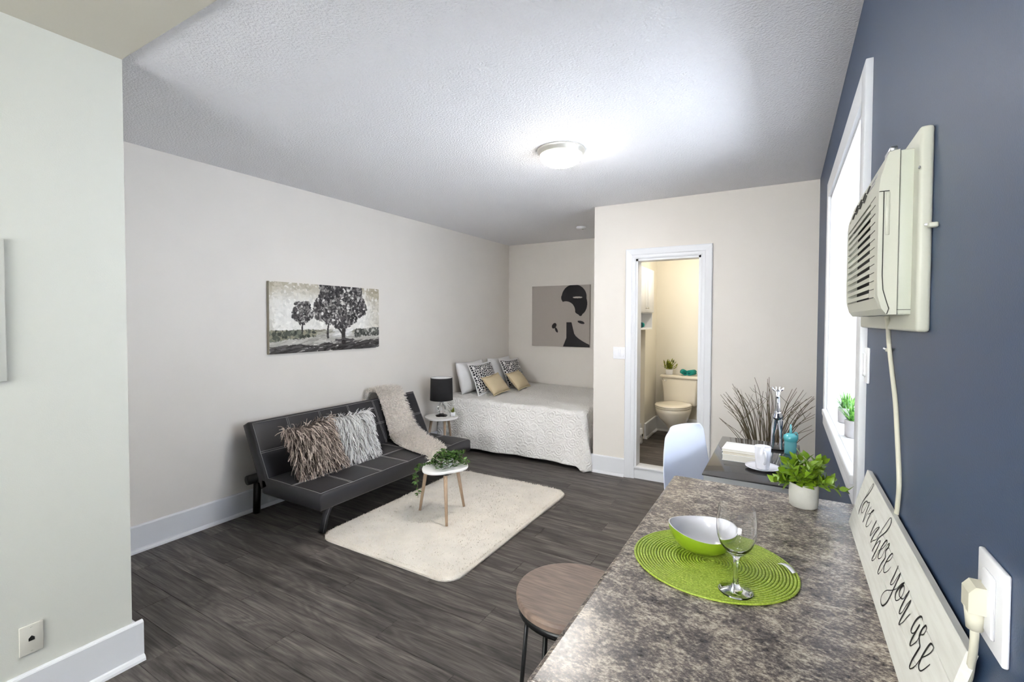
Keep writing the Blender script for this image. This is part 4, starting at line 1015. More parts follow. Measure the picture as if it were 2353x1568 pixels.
A(MB().rbox(0.1475, 0.153, 1.0366, 1.0385, 1.56, 1.634, 0.0006, 1)).build('side_grip', M_ivory, ac)
A(MB().box(0.166, 0.1895, 1.0416, 1.0424, 1.4295, 1.4305)).build('housing_seam', M_seam, ac)
nrmb = Vector((-0.0415, 0, 0.0115)).normalized()
def band(yv, f):      # point on the sloped control band
    return Vector((0.1395+(0.151-0.1395)*f, yv, 1.662+(1.7035-1.662)*f))
Mrot = Matrix.Rotation(math.atan2(-nrmb.x, nrmb.z)*-1, 4, 'Y')
bi = 0
for row, f in enumerate((0.05, 0.42)):
    for q in range(5):
        yv = 1.47-q*0.062-row*0.012
        p = band(yv, f); 
        A(MB().lathe([(0, 0.0022), (0.008, 0.0022), (0.0085, 0.0)], 14, M=Matrix.Translation(p) @ Mrot, sy=1.3)).build('button', M_seam if q else M_nick, ac)
for q in range(2):
    p = band(1.15, 0.25+q*0.3); A(MB().box(-0.003, 0.003, -0.03, 0.03, 0.0, 0.0012, Matrix.Translation(p) @ Mrot)).build('display', mk('ac_display', srgb(176, 176, 178), 0.4), ac)
A(MB().rbox(0.153, 0.163, 1.045, 1.10, 1.706, 1.715, 0.0012, 1)).build('vent_slider', M_steel, ac)
A(MB().rbox(0.1835, 0.186, 1.000, 1.006, 1.66, 1.664, 0.0008, 1)).build('screw', M_steel, ac)
# cord and clips
cord = MB()
pts = [(0.176, 1.20, 1.419), (0.186, 1.25, 1.40), (0.196, 1.300, 1.358), (0.1965, 1.262, 1.30), (0.197, 1.225, 1.245), (0.197, 1.198, 1.18), (0.197, 1.175, 1.115), (0.197, 1.170, 1.08), (0.198, 1.185, 1.045), (0.1985, 1.20, 1.00), (0.1975, 1.19, 0.95), (0.196, 1.10, 0.925), (0.196, 0.95, 0.92), (0.196, 0.84, 0.925), (0.196, 0.765, 0.965), (0.192, 0.728, 1.02), (0.190, 0.715, 1.05), (0.189, 0.712, 1.07)]
def smooth_path(P, m=5):
    P = [Vector(p) for p in P]; out_ = []
    for i in range(len(P)-1):
        p0, p1, p2, p3 = P[max(i-1, 0)], P[i], P[i+1], P[min(i+2, len(P)-1)]
        for q in range(m):
            t_ = q/m; out_.append(0.5*((2*p1)+(-p0+p2)*t_+(2*p0-5*p1+4*p2-p3)*t_*t_+(-p0+3*p1-3*p2+p3)*t_**3))
    out_.append(P[-1]); return out_
pc = empty('power_cord', (0.197, 1.2, 1.2), 0, 'beige air conditioner power cord hanging down to the outlet', 'cord')
def Lc(mb): mb.v = [(p[0]-0.197, p[1]-1.2, p[2]-1.2) for p in mb.v]; return mb
Lc(MB().tube(smooth_path(pts), 0.0043, 8, flat=0.75)).build('cable', M_cord, pc)
pg = MB(); pg.tube([(0.189, 0.712, 1.064), (0.1885, 0.711, 1.088)], [0.0075, 0.0095], 12)
pg.prism([(0.180, 1.086), (0.197, 1.086), (0.197, 1.116), (0.186, 1.116), (0.180, 1.108)], 1, 0.699, 0.723)
Lc(pg).build('plug', M_cord, pc)
def clip(y_, z_, label):
    t = empty('cord_clip', (XR, y_, z_), 0, label, 'clip')
    MB().rbox(-0.012, 0, -0.006, 0.006, -0.004, 0.004, 0.002, 2).build('clip_body', M_ivory, t)
    MB().tube([(-0.011, 0.005, 0.002), (-0.013, 0.012, 0.003), (-0.010, 0.020, 0.005)], 0.002, 6).build('nail', M_white, t)
clip(0.975, 1.562, 'small white cord clip on the blue wall right of the air conditioner')
clip(1.315, 1.346, 'small white cord clip on the blue wall below the air conditioner')

# ------------------------------------------------------------------ counter
ct = empty('kitchen_counter', (-0.06, 1.13, 0), 0, 'breakfast counter with mottled grey brown laminate top against the blue wall', 'counter')
CX0, CX1, CY0, CY1, CZ = -0.326, XR-0.001, 0.60, 1.658, 0.88
top = MB()
pr = [(CX1, CZ), (CX0+0.012, CZ), (CX0+0.004, CZ-0.003), (CX0, CZ-0.010), (CX0, CZ-0.030), (CX0+0.004, CZ-0.036), (CX0+0.012, CZ-0.038), (CX1, CZ-0.038)]
top.prism([(x, z) for x, z in pr], 1, CY0, CY1)
top.v = [(p[0]+0.06, p[1]-1.13, p[2]) for p in top.v]
tpo = top.build('worktop', M_stone, ct, bevel=0.002)
cb = MB(); cb.box(-0.10, XR-0.037, CY0+0.03, CY1-0.03, 0.0, CZ-0.038); cb.v = [(p[0]+0.06, p[1]-1.13, p[2]) for p in cb.v]; cb.build('cabinet_body', M_white, ct)

# placemat
pmx, pmy, pma, pmb = -0.131, 1.095, 0.163, 0.150
mb = MB(); rings_n = 26
pmt = empty('placemat', (pmx, pmy, CZ), 0, 'round lime green woven placemat on the counter', 'placemat')
for k_ in range(1, rings_n+1):
    f = k_/rings_n; pts = [(pma*f*math.cos(a), pmb*f*math.sin(a), 0.0028) for a in [2*PI*i/72 for i in range(73)]]
    mb.tube(pts, 0.0029, 6, cap=False, flat=0.8)
mb.build('coil', M_mat, pmt)
MB().lathe([(pma, 0.0006), (pma, 0.0026), (0, 0.0026)], 60, sy=pmb/pma).build('backing', M_mat, pmt)
mt = MB(); mt.grid(lambda u, v: (0.123+0.028*u+0.007*v, 0.052-0.028*u+0.008*v, 0.0075+0.006*math.sin(PI*u)), 6, 2)
mt.build('care_tag', M_white, pmt, solid=0.0005)

# bowl with a slanted wavy rim
bw_ = empty('bowl', (-0.158, 1.142, CZ+0.0055), 0, 'lime green bowl with white inside and wavy slanted rim', 'bowl')
def bowl_h(a): return 0.050+0.005*math.cos(2*(a-0.53))
nb2, mr_ = 64, 14
def bowl_surf(off, ri):
    vs_ = []
    for j in range(mr_+1):
        t_ = j/mr_
        for i in range(nb2):
            a = 2*PI*i/nb2; hh = bowl_h(a)
            r_ = (0.026+0.048*math.sin(t_*PI/2)**0.9)*1.0-ri; z = off+(hh-off)*(1-math.cos(t_*PI/2))**0.85
            vs_.append((max(r_, 0.001)*math.cos(a), max(r_, 0.001)*math.sin(a), z))
    return vs_
fq = [(j*nb2+i, j*nb2+(i+1) % nb2, (j+1)*nb2+(i+1) % nb2, (j+1)*nb2+i) for j in range(mr_) for i in range(nb2)]
o_ = MB(); o_.add(bowl_surf(0, 0), fq+[tuple(range(nb2))[::-1]], True); o_.build('outer_shell', M_lime, bw_)
i_ = MB(); i_.add(bowl_surf(0.004, 0.0025), [f[::-1] for f in fq]+[tuple(range(nb2))], True)
rim = bowl_surf(0, 0)[-nb2:]; rim2 = bowl_surf(0.004, 0.0025)[-nb2:]
i_.add(rim+rim2, [(i, (i+1) % nb2, nb2+(i+1) % nb2, nb2+i) for i in range(nb2)], True); i_.build('inner_lining', M_mug, bw_)

# wine glass
wg = empty('wine_glass', (-0.076, 0.993, CZ+0.0055), 0, 'clear stemmed wine glass standing on the placemat', 'glass')
pr = [(0.0, 0.0), (0.030, 0.0), (0.0315, 0.0015), (0.029, 0.003), (0.018, 0.006), (0.009, 0.010), (0.0055, 0.016), (0.0042, 0.030), (0.0040, 0.050), (0.0048, 0.062), (0.0085, 0.070), (0.020, 0.080), (0.029, 0.092), (0.0345, 0.108), (0.0362, 0.124), (0.0355, 0.142), (0.0335, 0.158), (0.0325, 0.1655),
      (0.0320, 0.1655), (0.0329, 0.158), (0.0349, 0.142), (0.0356, 0.124), (0.0338, 0.108), (0.0282, 0.093), (0.0190, 0.0825), (0.008, 0.0765), (0.0, 0.0752)]
gb = MB(); gb.lathe(pr[:18], 64, cap=False); gb.lathe([pr[17], pr[18]], 64, cap=False, smooth=False); gb.lathe(pr[18:], 64, cap=False)
gb.build('glass_body', M_glass, wg)

# leafy potted plant
pp = empty('potted_plant', (0.052, 1.572, CZ), 0, 'bright green leafy plant in a grey cement pot on the counter', 'plant')
MB().lathe([(0, 0), (0.0325, 0), (0.0355, 0.003), (0.037, 0.03), (0.0375, 0.064), (0.037, 0.067), (0.0338, 0.067), (0.0328, 0.056), (0, 0.056)], 40, cap=False).build('pot', M_pot, pp)
MB().lathe([(0.0328, 0.0565), (0, 0.0585)], 24, cap=False).build('soil', M_soil, pp)
rg = random.Random(33); ms = MB()
leaf_cache = []
for v_ in range(4):
    q = MB(); q.leaf((0, 0, 0), (0, 0, 1), (1, 0, 0), 1.0, 0.58+0.05*v_, 0.05+0.06*v_, 5, 0.3); leaf_cache.append(q)
def leaf_obj(parent, base, d, nn, L, idx, m):
    d = Vector(d).normalized(); nn = Vector(nn); nn = (nn-d*nn.dot(d)).normalized(); sd = nn.cross(d)
    M = Matrix(((nn.x*L, -sd.x*L, d.x*L, base[0]), (nn.y*L, -sd.y*L, d.y*L, base[1]), (nn.z*L, -sd.z*L, d.z*L, base[2]), (0, 0, 0, 1)))
    if not isinstance(leaf_cache[idx], dict): leaf_cache[idx] = {'mb': leaf_cache[idx]}
    c = leaf_cache[idx]
    if m.name not in c:
        o = c['mb'].build('leaf', m, parent); c[m.name] = o.data
    else:
        o = bpy.data.objects.new('leaf', c[m.name]); COL.objects.link(o); o.parent = parent
    o.matrix_local = M
stems = []
for k_ in range(26):
    a = 2*PI*k_/26*2.4+rg.uniform(-.3, .3); el = rg.uniform(0.45, 1.45) if k_ % 3 else rg.uniform(1.1, 1.5); ln = rg.uniform(0.045, 0.066)*(1.25 if el > 1.0 else 1.0)
    stems.append((a, el, ln))
stems += [(0.25, 0.12, 0.090), (3.4, 0.35, 0.06)]
for a, el, ln in stems:
    d = Vector((math.cos(a)*math.cos(el), math.sin(a)*math.cos(el), math.sin(el))); p0 = Vector((math.cos(a)*0.014, math.sin(a)*0.014, 0.056))
    pts = [p0+d*ln*t_+Vector((0, 0, -0.012*t_*t_ if el < 0.7 else 0)) for t_ in (0, .33, .66, 1)]
    ms.tube(pts, [0.0016, 0.0014, 0.0012, 0.001], 5)
    nl = 9
    for q in range(nl):
        t_ = 0.30+0.70*q/(nl-1); b_ = p0+d*ln*t_+Vector((0, 0, -0.012*t_*t_ if el < 0.7 else 0)); ph = q*2.4+a
        e1 = d.orthogonal().normalized(); e2 = d.cross(e1); rad = e1*math.cos(ph)+e2*math.sin(ph)
        out_ = 0.95-0.6*(q/(nl-1)); dd = d*(1-out_*0.55)+rad*out_
        leaf_obj(pp, b_, dd, d*1.0-rad*0.3+Vector((rg.uniform(-.3, .3), rg.uniform(-.3, .3), 0)), rg.uniform(0.023, 0.032), rg.randrange(4), M_leafb)
ms.build('stem', M_leafd, pp)

# wooden sign
sg_ = empty('wooden_sign', (0.16, 1.12, CZ), 0, 'whitewashed plank sign lettered love where you are, leaning on the blue wall', 'sign')
a_ = Vector((0.151, 0, 0.8805)); b_ = Vector((0.1885, 0, 1.0250)); tdir = (b_-a_).normalized(); ndir = Vector((-tdir.z, 0, tdir.x)); Hs = (b_-a_).length; TH = 0.0108
Y0s = 1.505
def sp_(s, t_, d): return a_+tdir*t_+ndir*d+Vector((0, Y0s-s, 0))-sg_.location
cuts = [0, 0.0505, 0.1005, Hs]
for k_ in range(3):
    t0, t1 = cuts[k_]+(0.0004 if k_ else 0), cuts[k_+1]-(0.0004 if k_ < 2 else 0)
    q = MB(); c = 0.0007
    ring = [(t0, -TH), (t1, -TH), (t1, -c), (t1-c, 0), (t0+c, 0), (t0, -c)]
    vs_ = [sp_(0, t_, d) for t_, d in ring]+[sp_(0.772, t_, d) for t_, d in ring]; n = len(ring)
    q.add(vs_, [tuple(range(n)), tuple(range(n, 2*n))[::-1]]+[(i, n+i, n+(i+1) % n, (i+1) % n) for i in range(n)]); q.build('plank', M_sign, sg_)
STROKES = [[(0.0742,0.0499),(0.0667,0.0684),(0.08,0.0961),(0.0992,0.1325),(0.1093,0.1449),(0.1144,0.1376),(0.1033,0.1183),(0.0735,0.0862),(0.0718,0.0627),(0.0742,0.0499)],[(0.1068,0.0993),(0.0893,0.0845),(0.0891,0.0694),(0.105,0.0662),(0.1169,0.0801),(0.12,0.0959),(0.1068,0.0993),(0.1215,0.1001),(0.1381,0.1072)],[(0.1381,0.1072),(0.1361,0.0839),(0.1389,0.0632),(0.1411,0.0559),(0.1454,0.0677),(0.152,0.0864),(0.1651,0.1066)],[(0.1583,0.0836),(0.1818,0.0964),(0.1956,0.1069),(0.1899,0.1064),(0.1791,0.0953),(0.1722,0.075),(0.1766,0.0626),(0.1872,0.0636),(0.1999,0.0741),(0.2064,0.0872)],[(0.2441,0.1026),(0.2381,0.0901),(0.2345,0.0718),(0.2373,0.0629),(0.2444,0.0694),(0.2587,0.0889),(0.2793,0.1009),(0.2647,0.0816),(0.2572,0.0634),(0.2596,0.057),(0.2702,0.0659),(0.2896,0.078),(0.2966,0.0955),(0.3115,0.1208),(0.3257,0.1413),(0.3359,0.1416),(0.3422,0.1321),(0.3292,0.1113),(0.3004,0.0852),(0.2943,0.0672),(0.2903,0.05),(0.2959,0.0664),(0.3135,0.0848),(0.3181,0.0845),(0.3147,0.0656),(0.308,0.0416),(0.3173,0.0414),(0.3278,0.053),(0.3306,0.07),(0.3489,0.0848),(0.362,0.1015),(0.3579,0.1057),(0.3495,0.1004),(0.3392,0.0818),(0.3381,0.0642),(0.3479,0.0613),(0.3608,0.0707),(0.3644,0.0846),(0.3679,0.0983),(0.3754,0.1077),(0.3785,0.1003),(0.3706,0.0891),(0.3794,0.0843),(0.3829,0.0786),(0.3742,0.0638),(0.3717,0.0474),(0.3753,0.0434),(0.3816,0.0449),(0.3895,0.0571),(0.3962,0.0764),(0.4126,0.0898),(0.4191,0.1016),(0.4121,0.1034),(0.4017,0.0914),(0.3952,0.0724),(0.4021,0.0619),(0.4118,0.0635),(0.4232,0.0729),(0.4316,0.0858)],[(0.4643,0.105),(0.4629,0.0871),(0.4592,0.0702),(0.4625,0.0662),(0.4723,0.0733),(0.4798,0.0896),(0.4872,0.1023),(0.4855,0.0862),(0.4823,0.0634),(0.4777,0.041),(0.4644,0.0247),(0.4487,0.0221),(0.4402,0.0308),(0.4507,0.0471),(0.4765,0.0625),(0.496,0.0759)],[(0.496,0.0759),(0.5085,0.0924),(0.5189,0.1009),(0.5112,0.0908),(0.5001,0.0735),(0.5045,0.0649),(0.515,0.0647),(0.5277,0.0768),(0.5303,0.0907),(0.5219,0.0967),(0.5135,0.0874),(0.5135,0.0795),(0.5218,0.0765),(0.5386,0.0817),(0.5449,0.0929),(0.5505,0.1037),(0.5468,0.088),(0.543,0.0674),(0.5465,0.0596),(0.5554,0.0674),(0.5609,0.0828),(0.5704,0.0981),(0.5675,0.0823),(0.5609,0.0603),(0.5616,0.0486),(0.5729,0.0604),(0.5804,0.074),(0.5872,0.0841)],[(0.6354,0.1032),(0.6288,0.1045),(0.6212,0.0997),(0.6134,0.0878),(0.611,0.072),(0.6184,0.0706),(0.6259,0.0776),(0.6317,0.094),(0.6286,0.0809),(0.6248,0.0629),(0.6272,0.0561),(0.6336,0.0605),(0.6433,0.0742),(0.6461,0.0856),(0.6546,0.0927),(0.657,0.1023),(0.6515,0.1047),(0.6454,0.096),(0.6436,0.084),(0.6515,0.0785),(0.6585,0.0752),(0.6561,0.0654),(0.6517,0.0485),(0.6524,0.038),(0.6584,0.0391),(0.6678,0.0509),(0.6752,0.0684),(0.6856,0.0799),(0.6948,0.0917),(0.6959,0.1001),(0.6855,0.0987),(0.6797,0.0874),(0.6752,0.0684),(0.6777,0.057),(0.6867,0.0571),(0.6956,0.0665),(0.7049,0.0811)]]
ink = mk('black_ink', srgb(26, 25, 27), 0.6)
lt = MB()
for stt in STROKES:
    P = smooth_path([(s, t_, 0) for s, t_ in stt], 5); m = len(P); vs_ = []
    for i in range(m):
        tg = (P[min(i+1, m-1)]-P[max(i-1, 0)]); tg = tg.normalized() if tg.length > 1e-7 else Vector((1, 0, 0))
        nv = Vector((-tg.y, tg.x, 0)); wd = (0.00095+0.0012*max(0, -tg.y)*1.0)*(0.6+0.4*min(1, i/3, (m-1-i)/3))
        for s in (-1, 1):
            q_ = P[i]+nv*wd*s; vs_.append(sp_(q_.x, q_.y, 0.0006))
    lt.add(vs_, [(2*i, 2*i+1, 2*i+3, 2*i+2) for i in range(m-1)])
lt.build('lettering', ink, sg_, label='black brush script words love where you are')

# ------------------------------------------------------------------ bar stool
bs = empty('bar_stool', (-0.505, 1.205, 0), 0, 'bar stool with round brown wooden seat and black metal legs', 'stool')
MB().lathe([(0.0, 0.622), (0.150, 0.622), (0.156, 0.626), (0.158, 0.640), (0.156, 0.648), (0.152, 0.650), (0, 0.650)], 56, cap=False, smooth=False).build('seat', M_seat, bs)
MB().lathe([(0.148, 0.604), (0.152, 0.604), (0.152, 0.622), (0.148, 0.622)], 48, cap=False).build('seat_ring', M_black, bs)
for k_ in range(4):
    a = PI*0.97+k_*PI/2; MB().tube([(0.142*math.cos(a), 0.142*math.sin(a), 0.62), (0.20*math.cos(a), 0.20*math.sin(a), 0.0)], 0.0065, 10).build('leg', M_black, bs)
MB().tube([(0.178*math.cos(2*PI*i/40), 0.178*math.sin(2*PI*i/40), 0.20) for i in range(41)], 0.005, 8, cap=False).build('foot_ring', M_black, bs)

# ------------------------------------------------------------------ glass desk
dk = empty('glass_desk', (-0.115, 2.56, 0), 0, 'small desk with smoked black glass top and steel frame under the window', 'table')
TX0, TX1, TY0, TY1, TZ = -0.307, 0.075, 2.178, 2.95, 0.74
def D(mb): mb.v = [(p[0]+0.115, p[1]-2.56, p[2]) for p in mb.v]; return mb
D(MB().rbox(TX0, TX1, TY0, TY1, TZ-0.007, TZ, 0.002, 2)).build('glass_top', M_tglass, dk)
fr = MB()
for (x0, x1, y0, y1) in ((TX0+.006, TX1-.006, TY0+.006, TY0+.026), (TX0+.006, TX1-.006, TY1-.026, TY1-.006), (TX0+.006, TX0+.026, TY0+.026, TY1-.026), (TX1-.026, TX1-.006, TY0+.026, TY1-.026)):
    fr.box(x0, x1, y0, y1, TZ-0.030, TZ-0.008)
D(fr).build('frame', M_steel, dk)
for (x, y_, dx, dy) in ((TX0+.02, TY0+.02, 0.02, 0.03), (TX1-.02, TY0+.02, 0.06, -0.02), (TX0+.02, TY1-.02, 0.02, -0.03), (TX1-.02, TY1-.02, 0.06, 0.0)):
    D(MB().tube([(x, y_, TZ-0.02), (x+dx, y_+dy, 0)], 0.011, 10)).build('leg', M_steel, dk)
D(MB().tube([(-0.20, TY0+0.03, 0.71), (-0.13, TY0+0.06, 0.60), (-0.03, TY0+0.03, 0.71)], 0.009, 6)).build('brace', M_steel, dk)
D(MB().rbox(-0.165, -0.095, TY0+0.01, TY0+0.04, 0.690, 0.712, 0.003, 2)).build('bracket', M_black, dk)
# mug and saucer
sa = empty('saucer', (-0.080, 2.375, TZ), 0, 'white round saucer on the smoked glass desk', 'saucer')
MB().lathe([(0, 0), (0.030, 0), (0.034, 0.003), (0.062, 0.011), (0.071, 0.015), (0.071, 0.017), (0.060, 0.0135), (0.032, 0.006), (0, 0.005)], 48, cap=False).build('dish', M_mug, sa)
mg = empty('mug', (-0.080, 2.375, TZ+0.0055), 0, 'tall white mug standing on its saucer', 'mug')
MB().lathe([(0, 0), (0.024, 0), (0.027, 0.004), (0.031, 0.045), (0.0335, 0.100), (0.0325, 0.101), (0.0315, 0.099), (0.029, 0.045), (0.025, 0.008), (0, 0.006)], 40, cap=False).build('cup', M_mug, mg)
hd = Vector((-0.02, -1, 0)).normalized()
MB().tube(smooth_path([(0.008, -0.030, 0.082), (0.012, -0.046, 0.080), (0.014, -0.054, 0.062), (0.012, -0.048, 0.040), (0.008, -0.029, 0.030)]), 0.0042, 8, flat=1.4).build('handle', M_mug, mg)
# books
def book(z, x0, x1, y0, y1, th, m, label, rz=0):
    t = empty('book', ((x0+x1)/2, (y0+y1)/2, z), rz, label, 'book', 'books stacked on the glass desk'); w_, l_ = (x1-x0)/2, (y1-y0)/2; c = 0.0025
    q = MB(); q.rbox(-w_, w_, -l_, l_, 0, c, 0.0006, 1); q.rbox(-w_, w_, -l_, l_, th-c, th, 0.0006, 1); q.rbox(-w_, w_, l_-c, l_, c*0.5, th-c*0.5, 0.0006, 1); q.build('cover', m, t)
    MB().box(-w_+0.002, w_-0.002, -l_+0.002, l_-c, c, th-c).build('page_block', M_page, t)
book(TZ, -0.255, -0.105, 2.445, 2.60, 0.030, M_cover, 'thick white book at the bottom of the desk stack')
book(TZ+0.030, -0.252, -0.108, 2.45, 2.595, 0.011, M_coverb, 'thin tan covered book in the middle of the desk stack')
book(TZ+0.041, -0.254, -0.100, 2.452, 2.60, 0.013, M_cover, 'white book on top of the desk stack', -0.05)
# chrome giraffe
gi = empty('giraffe_statue', (-0.030, 2.80, TZ), 0, 'tall polished chrome giraffe statuette on the glass desk', 'statue')
q = MB()
q.tube([(-0.022, -0.02, 0.0), (-0.020, -0.02, 0.06), (-0.016, -0.018, 0.12), (-0.012, -0.012, 0.165)], [0.009, 0.0065, 0.008, 0.013], 12)
q.tube([(0.018, -0.022, 0.0), (0.017, -0.02, 0.06), (0.013, -0.018, 0.12), (0.010, -0.012, 0.165)], [0.009, 0.0065, 0.008, 0.013], 12)
q.tube([(-0.018, 0.055, 0.0), (-0.017, 0.055, 0.07), (-0.012, 0.045, 0.145)], [0.008, 0.006, 0.014], 12)
q.tube([(0.018, 0.058, 0.0), (0.017, 0.056, 0.07), (0.012, 0.045, 0.145)], [0.008, 0.006, 0.014], 12)
q.tube([(0, 0.062, 0.145), (0, 0.04, 0.158), (0, 0.0, 0.170), (0, -0.02, 0.180), (0.0, -0.026, 0.20)], [0.016, 0.024, 0.026, 0.023, 0.016], 16)
q.tube([(0, -0.015, 0.175), (0, -0.026, 0.205), (0, -0.030, 0.25), (0, -0.030, 0.285), (0, -0.034, 0.300)], [0.020, 0.0145, 0.0115, 0.0105, 0.011], 14)
q.tube([(0, -0.026, 0.305), (0, -0.045, 0.298), (0, -0.062, 0.284), (0, -0.068, 0.279)], [0.0125, 0.0125, 0.009, 0.007], 12)
q.tube([(0.006, -0.030, 0.306), (0.009, -0.028, 0.330)], [0.003, 0.0035], 8); q.tube([(-0.006, -0.030, 0.306), (-0.009, -0.028, 0.330)], [0.003, 0.0035], 8)
q.tube([(0.010, -0.026, 0.306), (0.022, -0.026, 0.318), (0.026, -0.026, 0.328)], [0.004, 0.006, 0.002], 8); q.tube([(-0.010, -0.026, 0.306), (-0.022, -0.026, 0.318), (-0.026, -0.026, 0.328)], [0.004, 0.006, 0.002], 8)
q.tube([(0, 0.068, 0.155), (0, 0.078, 0.12), (0, 0.076, 0.085)], [0.003, 0.002, 0.003], 8)
o = q.build('body', M_chrome, gi); rm = o.modifiers.new('r', 'REMESH'); rm.mode = 'VOXEL'; rm.voxel_size = 0.0018; rm.use_smooth_shade = True
MB().rbox(-0.034, 0.034, -0.034, 0.072, 0.0, 0.006, 0.002, 2).build('plinth', M_black, gi)
# turquoise bottle
tb = empty('turquoise_bottle', (0.030, 2.735, TZ), 0, 'turquoise glass bottle with a thin upright spout on the desk', 'bottle')
MB().lathe([(0, 0), (0.025, 0), (0.027, 0.004), (0.0275, 0.03), (0.0275, 0.066)], 32, cap=False).build('body', M_turq, tb)
MB().lathe([(0.0275, 0.064), (0.0315, 0.072), (0.0325, 0.082), (0.029, 0.094), (0.018, 0.102), (0.008, 0.105), (0, 0.106)], 32, cap=False).build('shoulder', mk('turquoise_glaze', srgb(84, 170, 176), 0.12, coat=0.6), tb)
MB().tube([(0, -0.004, 0.100), (0.0, -0.005, 0.122), (0.0, -0.006, 0.150)], [0.0085, 0.0055, 0.0035], 12).build('spout', M_turq, tb)
MB().tube(smooth_path([(0.012, 0, 0.103), (0.024, 0.003, 0.110), (0.030, 0.003, 0.098), (0.031, 0.002, 0.080)]), 0.003, 8).build('handle', M_turq, tb)

# ------------------------------------------------------------------ moulded chair
ch = empty('shell_chair', (-0.305, 2.60, 0), -0.40, 'white moulded plastic shell chair at the glass desk', 'chair')
def shell(u, v):
    # v 0 front of seat .. 1 top of back; u across
    a = 2*u-1
    prof = [(0.20, 0.425), (0.17, 0.440), (0.08, 0.430), (-0.04, 0.425), (-0.115, 0.445), (-0.155, 0.50), (-0.18, 0.60), (-0.20, 0.70), (-0.215, 0.79), (-0.222, 0.835)]
    f = v*(len(prof)-1); i = min(int(f), len(prof)-2); q = f-i
    x = prof[i][0]*(1-q)+prof[i+1][0]*q; z = prof[i][1]*(1-q)+prof[i+1][1]*q
    hw = [0.195, 0.215, 0.225, 0.225, 0.225, 0.222, 0.212, 0.198, 0.180, 0.135]; w_ = hw[i]*(1-q)+hw[i+1]*q
    c = abs(a)**2.4; back = max(0, (v-0.45)/0.55); seat_ = 1-back
    return (x+0.055*c*back, a*w_, z+0.050*c*seat_)
q = MB(); q.grid(shell, 28, 40); q.build('shell', M_chair, ch, solid=0.006, sub=1)
for sx, sy in ((1, 1), (1, -1), (-1, 1), (-1, -1)):
    MB().tube([(0.10*sx, 0.13*sy, 0.42), (0.19*sx-0.02, 0.20*sy, 0.0)], [0.014, 0.010], 10).build('leg', M_legwood, ch)
bc = MB()
bc.tube([(0.10, 0.13, 0.41), (-0.10, -0.13, 0.41)], 0.006, 8); bc.tube([(0.10, -0.13, 0.41), (-0.10, 0.13, 0.41)], 0.006, 8)
bc.tube([(0.14, 0.17, 0.2), (-0.12, 0.13, 0.40)], 0.004, 6); bc.tube([(0.14, -0.17, 0.2), (-0.12, -0.13, 0.40)], 0.004, 6)
bc.build('under_frame', M_black, ch)

# ------------------------------------------------------------------ dry twigs in a floor vase
tw = empty('twig_vase', (-0.10, 3.62, 0), 0, 'dry brown grass and twigs in a floor vase behind the desk', 'plant')
MB().lathe([(0, 0), (0.07, 0), (0.085, 0.02), (0.10, 0.15), (0.085, 0.28), (0.06, 0.36), (0.075, 0.42), (0.07, 0.42), (0.055, 0.36), (0, 0.35)], 32, cap=False).build('vase', M_pot, tw)
rg = random.Random(17); q = MB()
for k_ in range(64):
    tx = rg.uniform(-0.31, 0.30) if k_ % 3 else rg.choice((-1, 1))*rg.uniform(0.18, 0.31)
    if tx > 0.27: tx = 0.27
    hh = 1.03-0.9*tx*tx-rg.uniform(0, 0.22)-(0.05 if abs(tx) > 0.25 else 0); ty = rg.uniform(-0.12, 0.14)
    b0 = Vector((tx*0.22+rg.uniform(-.02, .02), ty*0.15, 0.36)); b3 = Vector((tx, ty, hh))
    b1 = b0+Vector((tx*0.18, ty*0.1, (hh-0.36)*0.45)); b2 = b0+Vector((tx*0.42+rg.uniform(-.02, .02), ty*0.5, (hh-0.36)*0.78))
    pts = smooth_path([b0, b1, b2, b3], 4); m = len(pts)
    q.tube(pts, [0.0030*(1-0.8*i/(m-1))+0.0005 for i in range(m)], 4)
    if k_ % 2 == 0:
        i = rg.randint(m//2, m-3); e = pts[i]+Vector((rg.uniform(-.09, .09), rg.uniform(-.03, .03), rg.uniform(0.03, 0.12))); e.x = min(e.x, 0.275)
        q.tube([pts[i], pts[i].lerp(e, 0.5)+Vector((0, 0, -.008)), e], [0.0016, 0.0012, 0.0006], 4)
q.build('twigs', M_twig, tw, kind='stuff')

# ------------------------------------------------------------------ window sill grass pots
def grasspot(x, y_, label, seed):
    t = empty('grass_pot', (x, y_, WZ0+0.012), 0, label, 'plant', 'potted grass on the window sill')
    MB().lathe([(0, 0), (0.030, 0), (0.034, 0.004), (0.035, 0.068), (0.032, 0.070), (0.030, 0.058), (0, 0.058)], 32, cap=False).build('pot', M_sillpot, t)
    rg_ = random.Random(seed); mb = MB()
    for k_ in range(110):
        a = rg_.uniform(0, 2*PI); r_ = rg_.uniform(0, 0.022); el = rg_.uniform(0.95, 1.5)
        mb.leaf((r_*math.cos(a), r_*math.sin(a), 0.056), (math.cos(a)*math.cos(el), math.sin(a)*math.cos(el), math.sin(el)), (math.cos(a), math.sin(a), 0.3), rg_.uniform(0.05, 0.10), 0.006, -0.2 if el < 1.2 else 0.05, 4, 0.1)
    mb.build('grass', M_leafg, t, kind='stuff')
grasspot(0.252, 2.66, 'green grass in white pot on the sill, farther of the two', 1)
grasspot(0.249, 2.34, 'green grass in white pot on the sill, nearer of the two', 2)

